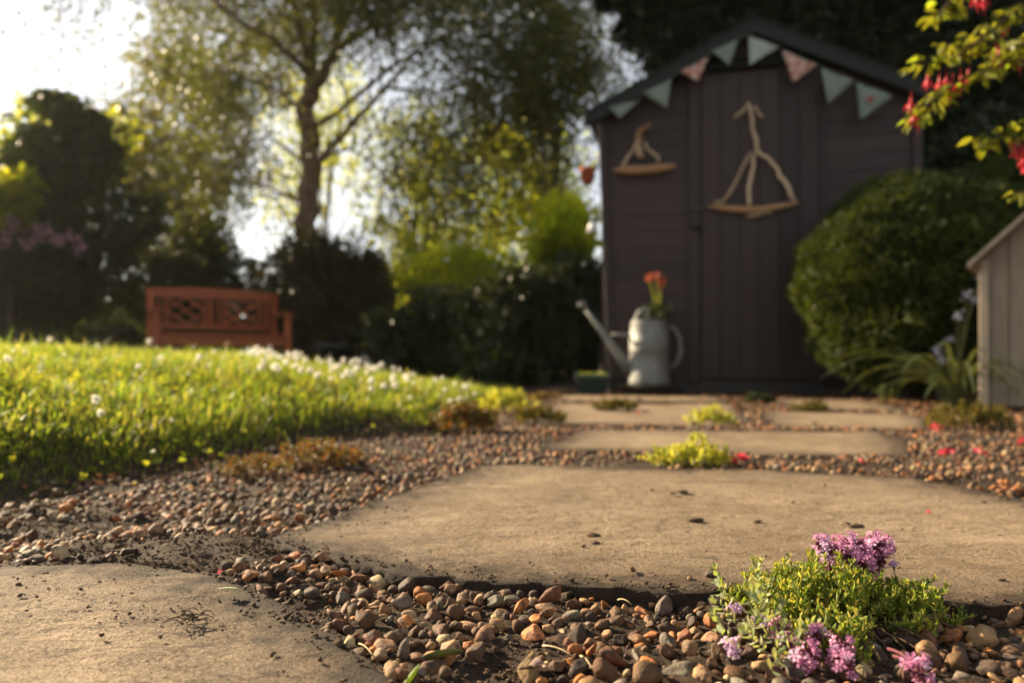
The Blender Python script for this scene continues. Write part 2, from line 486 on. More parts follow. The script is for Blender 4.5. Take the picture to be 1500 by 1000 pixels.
# ------------------------------------------------------------------ paving slabs
def build_slab(key, label):
    poly = np.array(SLABS[key], float)
    if np.sum(poly[:, 0] * np.roll(poly[:, 1], -1) - np.roll(poly[:, 0], -1) * poly[:, 1]) < 0: poly = poly[::-1]
    per = []
    big = key in ('near_left', 'middle')
    st = .006 if big else .02
    for a, b in zip(poly, np.roll(poly, -1, 0)):
        k = max(2, int(np.linalg.norm(b - a) / st))
        per += [a + (b - a) * t for t in np.arange(k) / k]
    per = np.array(per)
    nrm = np.roll(per, -1, 0) - np.roll(per, 1, 0)
    nrm = np.stack([nrm[:, 1], -nrm[:, 0]], 1); nrm /= np.linalg.norm(nrm, axis=1)[:, None]
    for _ in range(4 if big else 1): per = (np.roll(per, 1, 0) + 2 * per + np.roll(per, -1, 0)) / 4
    per = per + nrm * (.010 * fbm(per[:, 0] * 22, per[:, 1] * 22, 4, 4) + .005 * fbm(per[:, 0] * 95, per[:, 1] * 95, 14, 3))[:, None]
    c = per.mean(0)
    ts = np.concatenate([np.linspace(1, .97, 7 if big else 4), np.linspace(.955, 0, 70 if big else 24)])
    n = len(per)
    V, rim = [], []
    for z, out in ((-.045, .003), (-.022, .005), (-.009, .003), (-.0028, .0012)):
        jit = .004 * fbm(per[:, 0] * 60 + z * 900, per[:, 1] * 60, 8, 3)
        q = per + nrm * (out + jit)[:, None]
        V.append(np.column_stack([q, np.full(n, z)])); rim.append(np.zeros(n) - .03)
    for t in ts:
        q = c + (per - c) * t
        d = dist(q[:, 0], q[:, 1], per[::4])
        ter = fbm(q[:, 0] * 5, q[:, 1] * 8, 14, 5) * 5; ter = np.floor(ter) + np.clip((ter % 1) / .12, 0, 1)
        z = -.0014 * np.exp(-d / .003) + .0011 * ter * np.clip(d / .02, 0, 1) + .0016 * fbm(q[:, 0] * 14, q[:, 1] * 14, 2, 5) + .003 * fbm(q[:, 0] * 2.4, q[:, 1] * 2.4, 6, 2)
        V.append(np.column_stack([q, z])); rim.append(d)
    rows = len(V)
    i = np.arange(n)
    f = np.concatenate([np.stack([r * n + i, r * n + (i + 1) % n, (r + 1) * n + (i + 1) % n, (r + 1) * n + i], 1) for r in range(rows - 1)])
    me = np_mesh('paving_slab', np.concatenate(V), f, True)
    a = me.attributes.new('rim', 'FLOAT', 'POINT'); a.data.foreach_set('value', np.concatenate(rim).astype(np.float32))
    o = add('paving_slab', me, M['slab'], label=label, cat='paving slab', group='sandstone slabs of the garden path')
    return o
build_slab('near_left', 'gritty tan stone slab filling the near left corner, soil on its rim')
build_slab('middle', 'largest sandstone slab, directly behind the purple flowering plant')
build_slab('second', 'stone slab behind the biggest one, lime green sedum at its front edge')
build_slab('third', 'stone slab in line with the watering can, two slabs behind the biggest one')
build_slab('fourth', 'narrow stone slab in front of the rounded clipped bush')
build_slab('far_left', 'farthest stone slab, just in front of the shed door')
build_slab('far_right', 'far stone slab below the clipped bush, beside strappy leaves')

# ------------------------------------------------------------------ pebbles
def ico(sub):
    bm = bmesh.new(); bmesh.ops.create_icosphere(bm, subdivisions=sub, radius=1)
    v = np.array([x.co[:] for x in bm.verts]); f = np.array([[q.index for q in p.verts] for p in bm.faces]); bm.free()
    return v, f
ICO = {k: ico(k) for k in (1, 2, 3)}
def pebble_shape(sub, r):
    v, f = ICO[sub]; v = v.copy()
    kind = r.choice(['round', 'flat', 'long', 'angular'], p=[.2, .25, .2, .35])
    k = {'round': (1, .86, .74), 'flat': (1, .8, .42), 'long': (1.25, .62, .5), 'angular': (1, .82, .62)}[kind]
    pl = {'angular': 12, 'flat': 6, 'round': 4, 'long': 5}[kind]
    for _ in range(pl):                                  # worn facets
        a = r.normal(size=3); a /= np.linalg.norm(a)
        lim = r.uniform(.48, .82)
        d = v @ a
        v = v - np.outer(np.maximum(d - lim, 0) * .93, a)
    ph = r.uniform(0, 9, 3)
    v = v * (1 + .13 * np.sin(v[:, [1, 2, 0]] * 2.3 + ph) + .05 * np.sin(v[:, [2, 0, 1]] * 5.1 + ph) + .018 * np.sin(v[:, [1, 0, 2]] * 11 + ph))
    return v * np.array(k), f, kind
pr = np.random.default_rng(3)
PVAR = []
for i in range(28):
    st = pr.bit_generator.state
    hi = pebble_shape(3, pr); pr.bit_generator.state = st
    mid_ = pebble_shape(2, pr); pr.bit_generator.state = st
    lo = pebble_shape(1, pr)
    PVAR.append((hi, mid_, lo))
PMESH = [np_mesh('pebble', v[0][0], v[0][1], True) for v in PVAR]
for m_ in PMESH: m_.materials.append(M['pebble'])
TONES = [('brown', (.145, .074, .036), 30), ('tan', (.32, .188, .092), 24), ('orange', (.42, .165, .050), 14), ('grey', (.155, .128, .094), 12),
         ('cream', (.48, .35, .20), 8), ('dark brown', (.060, .037, .023), 16), ('red brown', (.185, .075, .038), 9)]
tw = np.array([t[2] for t in TONES], float); tw /= tw.sum()
THYME_C = np.array((.233, .535))

def scatter(box, rmin, rmax, tries, pack, seed, extra=None):
    r = np.random.default_rng(seed)
    x0, x1, y0, y1 = box
    X = r.uniform(x0, x1, tries); Y = r.uniform(y0, y1, tries)
    Rr = rmin + (rmax - rmin) * r.beta(1.15, 3.6, tries)
    ok = (np.abs(X) < .74 * Y + .12)
    ok &= slab_d(X, Y) < -.35 * Rr
    ok &= sdist(X, Y, LAWN) < .02
    soilp = fbm(X * 13, Y * 13, 31, 3)
    ok &= soilp < np.where(Y > .9, .34, .13)
    ok &= ~((np.hypot(X + .275, Y - .70) < .075) & (soilp > -.22))
    if extra is not None: ok &= extra(X, Y)
    X, Y, Rr = X[ok], Y[ok], Rr[ok]
    o = np.argsort(-Rr); X, Y, Rr = X[o], Y[o], Rr[o]
    cell = rmax * 2
    H = {}
    keep = []
    for i in range(len(X)):
        cx, cy = int(X[i] // cell), int(Y[i] // cell)
        bad = False
        for a in (cx - 1, cx, cx + 1):
            for b in (cy - 1, cy, cy + 1):
                for j in H.get((a, b), ()):
                    if (X[i] - X[j]) ** 2 + (Y[i] - Y[j]) ** 2 < (pack * (Rr[i] + Rr[j])) ** 2:
                        bad = True; break
                if bad: break
            if bad: break
        if not bad:
            H.setdefault((cx, cy), []).append(i); keep.append(i)
    k = np.array(keep)
    return np.stack([X[k], Y[k], Rr[k]], 1)

def build_gravel():
    near = scatter((-.75, .8, .33, .98), .0021, .0120, 38000, .78, 1)
    far1 = scatter((-1.1, 1.5, .98, 2.1), .0045, .0115, 34000, .80, 2)
    far2 = scatter((-.3, 2.3, 2.1, 3.9), .007, .014, 22000, .85, 4, lambda x, y: fbm(x * 3, y * 3, 77, 2) < .22)
    allp = np.concatenate([near, far1, far2])
    r = np.random.default_rng(11)
    n = len(allp)
    x, y, rad = allp.T
    z = gz(x, y, False) + rad * r.uniform(-.35, .50, n) + .0012
    var = r.integers(0, len(PVAR), n)
    tone = r.choice(len(TONES), n, p=tw)
    eul = np.stack([r.normal(0, .5, n), r.normal(0, .5, n), r.uniform(0, 6.28, n)], 1)
    colj = r.uniform(.7, 1.3, n)[:, None] * r.uniform(.93, 1.07, (n, 3))
    px = 750 + x / y * F; py = HY + (CH - z) / y * F
    size = rad * 2 / y * F
    inside = (px > 4) & (px < 1496) & (py < 992)
    th = np.hypot((x - THYME_C[0]) / .085, (y - THYME_C[1]) / .08) < 1
    inside &= ~th
    order = np.argsort(-np.where(inside, size, 0))
    single = set(order[:300].tolist())
    zone = lambda a, b: ('beside the purple flowering plant' if a > 990 else 'against the front of the largest slab' if b < 905 and a > 560 else
                         'by the near left slab corner' if a < 620 else 'in the middle of the near gravel joint' if a < 820 else 'in the near gravel left of the plant')
    recs = []
    for i in single:
        zt = 'below the grass bank' if py[i] < 800 and px[i] < 560 else zone(px[i], py[i])
        size_w = 'large' if size[i] > 36 else 'small' if size[i] < 25 else 'middling'
        shape_w = PVAR[var[i]][0][2]
        recs.append((f"{size_w} {TONES[tone[i]][0]} {shape_w} pebble {zt}", px[i], i))
    cnt = {}
    for t, a, i in sorted(recs): cnt.setdefault(t, []).append(i)
    ordw = ['first', 'second', 'third', 'fourth', 'fifth', 'sixth', 'seventh', 'eighth', 'ninth', 'tenth', 'eleventh', 'twelfth', 'thirteenth', 'fourteenth']
    for t, ids in cnt.items():
        for k, i in enumerate(ids):
            lab = t if len(ids) == 1 else t + ', ' + (ordw[k] if k < 14 else 'later') + ' from left'
            o = add('pebble', PMESH[var[i]], None, None, (x[i], y[i], z[i]), eul[i], rad[i], label=lab, cat='pebble', group='pebbles in the gravel of the path')
            cc = np.array(TONES[tone[i]][1]) * colj[i]
            o.color = (*[float(q) for q in cc], 1)
    V, Fc, C, nv = [], [], [], 0
    for i in range(n):
        if i in single: continue
        lod = 1 if y[i] < .95 else 2
        v, f, _ = PVAR[var[i]][lod]
        Rm = np.array(Euler(eul[i]).to_matrix())
        V.append(v @ Rm.T * rad[i] + (x[i], y[i], z[i])); Fc.append(f + nv); nv += len(v)
        C.append(np.repeat((np.array(TONES[tone[i]][1]) * colj[i])[None], len(v), 0))
    me = np_mesh('gravel', np.concatenate(V), np.concatenate(Fc), True)
    at = me.attributes.new('tone', 'FLOAT_COLOR', 'POINT')
    C = np.concatenate(C); at.data.foreach_set('color', np.column_stack([C, np.ones(len(C))]).astype(np.float32).ravel())
    add('gravel', me, M['gravel'], kind='stuff', label='brown and orange river gravel filling the joints of the path')
    print('pebbles', n, 'gravel tris', len(me.polygons))
build_gravel()

# soil crumbs on slabs and in the joints
def build_crumbs():
    r = np.random.default_rng(5)
    X = r.uniform(-.75, .8, 90000); Y = r.uniform(.34, 1.25, 90000)
    sd = slab_d(X, Y)
    w = np.where(sd > 0, np.exp(-sd / .012) * 1.1 + np.exp(-sd / .04) * .10 + .004, np.where(sd > -.16, .55, 0.0))
    heap = np.exp(-((X + .27) ** 2 + (Y - .69) ** 2) / .11 ** 2)
    w = w + .9 * heap + np.where((sd < -.004) & (fbm(X * 13, Y * 13, 31, 3) > .12) & (Y < .95), 2.2, 0)
    ok = (r.uniform(0, 1, len(X)) < w * .30) & (np.abs(X) < .72 * Y + .05) & (sdist(X, Y, LAWN) < .03)
    ok &= ~((Y < .42) & (r.uniform(0, 1, len(X)) < .4))
    X, Y, sd = X[ok], Y[ok], sd[ok]
    rad = .0007 + .0028 * r.beta(1.2, 4.5, len(X))
    Z = np.where(sd > 0, .0006, gz(X, Y) + rad * .3) + rad * .2
    hm = (sd > 0) & (np.exp(-((X + .27) ** 2 + (Y - .69) ** 2) / .11 ** 2) > .3)
    Z = np.where(hm, np.maximum(Z, gz(X, Y) + .001), Z)
    # clods of loose soil lying on the big slab
    for (px, py) in ((745, 745), (770, 742), (800, 740), (730, 748), (868, 786), (872, 796), (855, 802), (1018, 763), (928, 838), (1010, 848), (985, 724), (1000, 721), (762, 762), (770, 768), (1110, 765), (1240, 768), (1255, 772), (946, 856), (1115, 845), (1128, 842)):
        g = G(px, py)
        X = np.append(X, g[0]); Y = np.append(Y, g[1]); Z = np.append(Z, .0016); rad = np.append(rad, r.uniform(.002, .0045) * (.7 if py > 800 else 2.0))
    V, Fc, nv = [], [], 0
    for i in range(len(X)):
        v, f = ICO[1]
        s = 1 + .45 * r.uniform(-1, 1, len(v))
        V.append(v * s[:, None] * (1, r.uniform(.7, 1), r.uniform(.45, .8) if rad[i] < .0045 else .28) * rad[i] + (X[i], Y[i], Z[i])); Fc.append(f + nv); nv += len(v)
    add('soil_crumbs', np_mesh('soil_crumbs', np.concatenate(V), np.concatenate(Fc), True), M['crumb'], kind='stuff', label='loose crumbs of dark soil scattered over slab rims and gravel')
build_crumbs()

# ------------------------------------------------------------------ leaves and foliage
def leaf_quads(p, a, L, Wd, r, droop=0.0, fold=.25):
    """p (n,3) bases, a (n,3) directions, lengths L, widths Wd -> folded diamonds of two triangles each"""
    n = len(p)
    a = a / (np.linalg.norm(a, axis=1)[:, None] + 1e-9)
    q = r.normal(size=(n, 3)); b = np.cross(a, q); b /= np.linalg.norm(b, axis=1)[:, None] + 1e-9
    c = np.cross(a, b)
    L = np.broadcast_to(L, n)[:, None]; Wd = np.broadcast_to(Wd, n)[:, None]
    mid = p + a * L * .45 + c * Wd * fold
    tip = p + a * L; tip[:, 2] -= (droop * L)[:, 0]
    v = np.stack([p, mid + b * Wd * .5, tip, mid - b * Wd * .5], 1).reshape(-1, 3)
    i = np.arange(n)[:, None] * 4
    f = np.concatenate([i + np.array((0, 1, 2)), i + np.array((0, 2, 3))])
    return v, f

def cloud(clumps, r, leaf, hollow=.35):
    """clumps: (centre xyz, radii xyz, count) ; leaf = length"""
    VS, FS, nv = [], [], 0
    for c, rad, n in clumps:
        n = int(n)
        d = r.normal(size=(n, 3)); d /= np.linalg.norm(d, axis=1)[:, None]
        t = r.uniform(hollow, 1, n) ** .6
        ph = r.uniform(0, 6.3, 3)
        lump = 1 + .18 * np.sin(d[:, 0] * 5 + ph[0]) * np.sin(d[:, 1] * 5 + ph[1]) + .12 * np.sin(d[:, 2] * 8 + ph[2])
        p = np.asarray(c) + d * (t * lump)[:, None] * np.asarray(rad)
        a = d + r.normal(size=(n, 3)) * .7 + (0, 0, -.25)
        Lr = leaf * r.uniform(.6, 1.3, n)
        v, f = leaf_quads(p, a, Lr, Lr * .55, r, .1)
        VS.append(v); FS.append(f + nv); nv += len(v)
    return np.concatenate(VS), np.concatenate(FS)

def subclumps(c, rad, k, r, size=.42, n=300, shell=.75):
    out = []
    c = np.asarray(c, float); rad = np.asarray(rad, float)
    for _ in range(k):
        d = r.normal(size=3); d /= np.linalg.norm(d)
        t = shell * r.uniform(.35, 1) ** .5
        s = size * r.uniform(.6, 1.25)
        out.append((c + d * t * rad, rad * s * r.uniform(.75, 1.2, 3), n * s / size))
    return out

def bush(name, label, cat, px, py, d, rx, ry, mat_, leaf=.06, k=34, n=420, seed=0, group=None, size=.40, depth=None, extra=(), stem=True, zbase=0.0, shell=.78):
    """bush / tree crown centred at photo position px,py at distance d with radii rx,ry in photo pixels"""
    r = np.random.default_rng(seed)
    c = P(px, py, d)
    rw, rh = rx * d / F, ry * d / F
    cl = subclumps(c, (rw, depth or rw * .8, rh), k, r, size, n, shell)
    for (ax, ay, arx, ary, ak) in extra:
        cl += subclumps(P(ax, ay, d), (arx * d / F, arx * d / F * .8, ary * d / F), ak, r, size, n, shell)
    root = add(name, None, None, None, (c[0], c[1], zbase), label=label, cat=cat, group=group)
    v, f = cloud(cl, r, leaf)
    add('crown', np_mesh('crown', v - (c[0], c[1], zbase), f), mat_, root)
    if stem:
        mb = MB()
        top = c[2] + rh * .3 - zbase
        tr = max(.02, min(.10, top * .014))
        base = np.array((0, 0, -.05))
        pts = bez(base, (r.normal(0, .06), r.normal(0, .06), top * .5), (r.normal(0, .12), 0, top), 8)
        mb.tube(pts, np.linspace(tr, tr * .35, 8), 7)
        for (cc, rr, nn) in cl[:min(len(cl), 12)]:
            q = np.asarray(cc) - (c[0], c[1], zbase)
            s_ = pts[r.integers(2, 6)]
            mb.tube(bez(s_, (s_ + q) / 2 + (0, 0, -.05), q, 5), np.linspace(tr * .4, tr * .08, 5), 5)
        add('trunk', mb.mesh('trunk', True), M['bark'], root)
    return root

LM = {}
LM['dark'] = leaf_mat('dark_green_leaves', [(.016, .028, .008), (.026, .042, .011), (.042, .058, .014)], .32)
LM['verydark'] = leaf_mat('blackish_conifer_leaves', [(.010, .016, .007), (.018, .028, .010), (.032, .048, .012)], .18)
LM['olive'] = leaf_mat('olive_leaves', [(.052, .066, .016), (.075, .088, .02), (.115, .105, .024)], .55, tint=1.5)
LM['birch'] = leaf_mat('birch_leaves', [(.042, .060, .016), (.062, .082, .02), (.095, .110, .024)], .52, tint=1.5)
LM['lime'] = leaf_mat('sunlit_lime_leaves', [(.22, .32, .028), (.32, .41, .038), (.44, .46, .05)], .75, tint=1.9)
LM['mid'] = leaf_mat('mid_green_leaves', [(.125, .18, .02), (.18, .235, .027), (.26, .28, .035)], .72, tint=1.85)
LM['brown'] = leaf_mat('brown_green_leaves', [(.028, .028, .010), (.042, .038, .013), (.050, .050, .014)], .3)
LM['box'] = leaf_mat('clipped_box_leaves', [(.026, .042, .007), (.042, .062, .010), (.064, .085, .013)], .3, .65, clump=6)
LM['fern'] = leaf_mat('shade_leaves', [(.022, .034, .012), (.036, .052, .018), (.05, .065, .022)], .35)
LM['grass'] = leaf_mat('lawn_blades', [(.085, .155, .022), (.120, .20, .028), (.16, .235, .036), (.25, .24, .07)], .62, .45, tint=1.65, clump=4)
LM['clover'] = leaf_mat('lawn_broad_leaves', [(.09, .125, .016), (.13, .17, .022), (.18, .2, .03)], .55, .42, tint=1.6, clump=5)
LM['thyme'] = leaf_mat('thyme_leaves', [(.14, .22, .04), (.20, .28, .05), (.30, .36, .08), (.42, .38, .10)], .5, .5, clump=60)
LM['thyme_pale'] = leaf_mat('pale_thyme_leaves', [(.20, .26, .12), (.28, .33, .17), (.34, .36, .2)], .4, .6, clump=40)
LM['sedum'] = leaf_mat('lime_sedum_leaves', [(.28, .33, .05), (.38, .42, .07), (.46, .46, .10)], .5, .5, clump=20)
LM['red_sedum'] = leaf_mat('red_brown_sedum_leaves', [(.15, .06, .025), (.22, .085, .03), (.16, .12, .03), (.10, .11, .025)], .4, .5, clump=20)
LM['moss'] = leaf_mat('olive_mat_leaves', [(.09, .10, .02), (.13, .125, .025), (.17, .12, .03)], .35, .6, clump=20)
LM['fuchsia'] = leaf_mat('fuchsia_leaves', [(.13, .16, .02), (.20, .21, .025), (.25, .23, .03)], .5, .4, clump=10)
LM['strap'] = leaf_mat('strap_leaves', [(.08, .11, .05), (.14, .17, .08), (.20, .22, .11)], .3, .35, clump=4)

# ------------------------------------------------------------------ lawn
def build_lawn():
    r = np.random.default_rng(21)
    def pts(n, ymin, ymax, pw):
        y = ymin + (ymax - ymin) * r.uniform(0, 1, n) ** pw
        x = r.uniform(-1, .12, n) * (.78 * y + .25)
        s = sdist(x, y, LAWN)
        ok = (s > -.07) & (r.uniform(0, 1, n) < np.clip(.30 + s * 9 + .5 * np.minimum(0, fbm(x * 7, y * 7, 90, 2)), .015, 1)) & (slab_d(x, y) < -.01)
        return x[ok], y[ok]
    V, Fc, nv = [], [], 0
    for n, y0, y1, pw, w, hl in ((105000, .8, 3.3, 1.25, .0019, .040), (22000, 3.0, 7.5, 1.2, .006, .036)):
        x, y = pts(n, y0, y1, pw)
        m = len(x)
        patch = .65 + .7 * (fbm(x * 3.5, y * 3.5, 40, 3) + .35)
        H = hl * r.uniform(.45, 1.35, m) * np.clip(patch, .35, 1.5)
        H = H * np.where(r.uniform(0, 1, m) < .03, 1.7, 1) * np.clip(.45 + 5 * sdist(x, y, LAWN), .4, 1)
        ang = r.uniform(0, 6.283, m); lean = r.uniform(.25, 1.25, m)
        dx, dy = np.cos(ang) * lean, np.sin(ang) * lean
        z = gz(x, y, False) - .004
        wv = np.stack([-np.sin(ang + r.normal(0, .6, m)), np.cos(ang), np.zeros(m)], 1) * (w * r.uniform(.6, 1.4, m))[:, None]
        b = np.stack([x, y, z], 1)
        m1 = b + np.stack([dx * H * .3, dy * H * .3, H * .6], 1)
        tp = b + np.stack([dx * H, dy * H, H * (1.05 - .45 * lean)], 1)
        v = np.stack([b - wv * .4, b + wv * .4, m1 + wv * .5, m1 - wv * .5, tp], 1).reshape(-1, 3)
        i = np.arange(m)[:, None] * 5
        f = np.concatenate([i + np.array((0, 1, 2)), i + np.array((0, 2, 3)), i + np.array((3, 2, 4))])
        V.append(v); Fc.append(f + nv); nv += len(v)
    add('grass', np_mesh('grass', np.concatenate(V), np.concatenate(Fc)), LM['grass'], kind='stuff', label='sunlit bright green lawn grass on the low bank')
    x, y = pts(30000, .85, 3.6, 1.2)
    x = x[fbm(x * 4, y * 4, 60, 3) > -.25]; y = y[:len(x)]
    x, y = pts(7500, .85, 3.6, 1.2)
    m = len(x)
    p = np.stack([x, y, gz(x, y, False) + r.uniform(.002, .027, m)], 1)
    a = r.normal(size=(m, 3)) * (1, 1, .45) + (0, 0, .12)
    L = r.uniform(.008, .019, m)
    v, f = leaf_quads(p, a, L, L * .8, r, .1)
    add('lawn_weeds', np_mesh('lawn_weeds', v, f), LM['clover'], kind='stuff', label='broad clover and daisy leaves mixed through the lawn')
build_lawn()

def build_lawn_flowers():
    r = np.random.default_rng(33)
    petal = thin('white_petals', (.76, .74, .66), (.88, .87, .82), .65)
    meshes = []
    for k in range(4):
        mb = MB()
        np_ = 46
        dv = r.normal(size=(np_, 3)) + (0, 0, .25)
        v, f = leaf_quads(np.zeros((np_, 3)) + (0, 0, .001), dv, r.uniform(.0065, .0110, np_), .0042, r)
        mb.put(v, f)
        meshes.append(mb.mesh('clover_glint', False)); meshes[-1].materials.append(petal)
    spots = []
    while len(spots) < 104:                                        # white clover massed to stand for the blown-out sunlit streak along the crest
        px = 372 + 330 * r.uniform(0, 1) ** 1.5
        d = r.uniform(1.6, 2.9); x = (px - 750) / F * d
        z = float(gz(np.array([x]), np.array([d]), False)[0]) + .04
        py = HY + (CH - z) / d * F
        s = float(sdist(np.array([x]), np.array([d]), LAWN)[0])
        if s > .05 and abs(py - (521 + (px - 372) * .20)) < 17 + 10 * r.uniform() : spots.append((x, d))
    while len(spots) < 116:
        d = r.uniform(1.15, 2.6); x = r.uniform(-.68, -.22) * d
        if float(sdist(np.array([x]), np.array([d]), LAWN)[0]) > .06: spots.append((x, d))
    spots.sort(key=lambda q: q[0] / q[1])
    stemm = LM['clover']
    rows = {'front': 'near the gravel edge', 'mid': 'half way up the lawn bank', 'back': 'near the crest of the lawn'}
    cnt = {}
    ordn = lambda k: ('%d' % k)
    words_ = ['first', 'second', 'third', 'fourth', 'fifth', 'sixth', 'seventh', 'eighth', 'ninth', 'tenth', 'eleventh', 'twelfth', 'thirteenth', 'fourteenth', 'fifteenth', 'sixteenth', 'seventeenth', 'eighteenth', 'nineteenth', 'twentieth'] + ['twenty-' + w for w in ('first', 'second', 'third', 'fourth', 'fifth', 'sixth', 'seventh', 'eighth', 'ninth')] + ['thirtieth'] + ['thirty-' + w for w in ('first', 'second', 'third', 'fourth', 'fifth', 'sixth', 'seventh', 'eighth', 'ninth')] + ['fortieth'] + ['%s-%s' % (a, w) for a in ('forty', 'fifty', 'sixty', 'seventy', 'eighty', 'ninety') for w in ('naught', 'first', 'second', 'third', 'fourth', 'fifth', 'sixth', 'seventh', 'eighth', 'ninth')]
    for i, (x, d) in enumerate(spots):
        z = float(gz(np.array([x]), np.array([d]), False)[0])
        h = r.uniform(.030, .055)
        s = float(sdist(np.array([x]), np.array([d]), LAWN)[0])
        rw = 'front' if s < .22 else 'mid' if s < .45 else 'back'
        cnt[rw] = cnt.get(rw, 0) + 1
        k = r.uniform(.7, 1.25)
        o = add('clover_glint', meshes[i % 4], None, None, (x, d, z + h), (r.normal(0, .3), r.normal(0, .3), r.uniform(0, 6)), k,
                label=f"white clover flower {rows[rw]}, {words_[cnt[rw] - 1]} from left there", cat='flower', group='white clover flowers and sunlit glints in the lawn')
        st = MB().tube([(0, 0, -h / k - .01), (.002, .001, -h / k * .5), (0, 0, -.003)], [.0008, .0008, .0007], 4)
        add('stem', st.mesh('stem'), stemm, o)
build_lawn_flowers()

# ------------------------------------------------------------------ shed
SH_O = np.array((.54, 4.60, 0.0)); SH_A = math.atan2(-.40, 1.73)
SW, EAVE, PEAK = 1.78, 1.68, 2.12
ca, sa = math.cos(SH_A), math.sin(SH_A)
def to_shed(px, py, w=0.0):
    D = np.array(((px - 750) / F, 1, (HY - py) / F)); C0 = np.array((0, 0, CH)) - SH_O
    lx = lambda v: np.array((ca * v[0] + sa * v[1], -sa * v[0] + ca * v[1], v[2]))
    c, d = lx(C0), lx(D)
    t = (w - c[1]) / d[1]
    q = c + t * d
    return q[0], q[2]
def roof_z(u): return PEAK - abs(u - SW / 2) * (PEAK - EAVE) / (SW / 2)
def left_u(z): return .065 * (1 - z / EAVE)

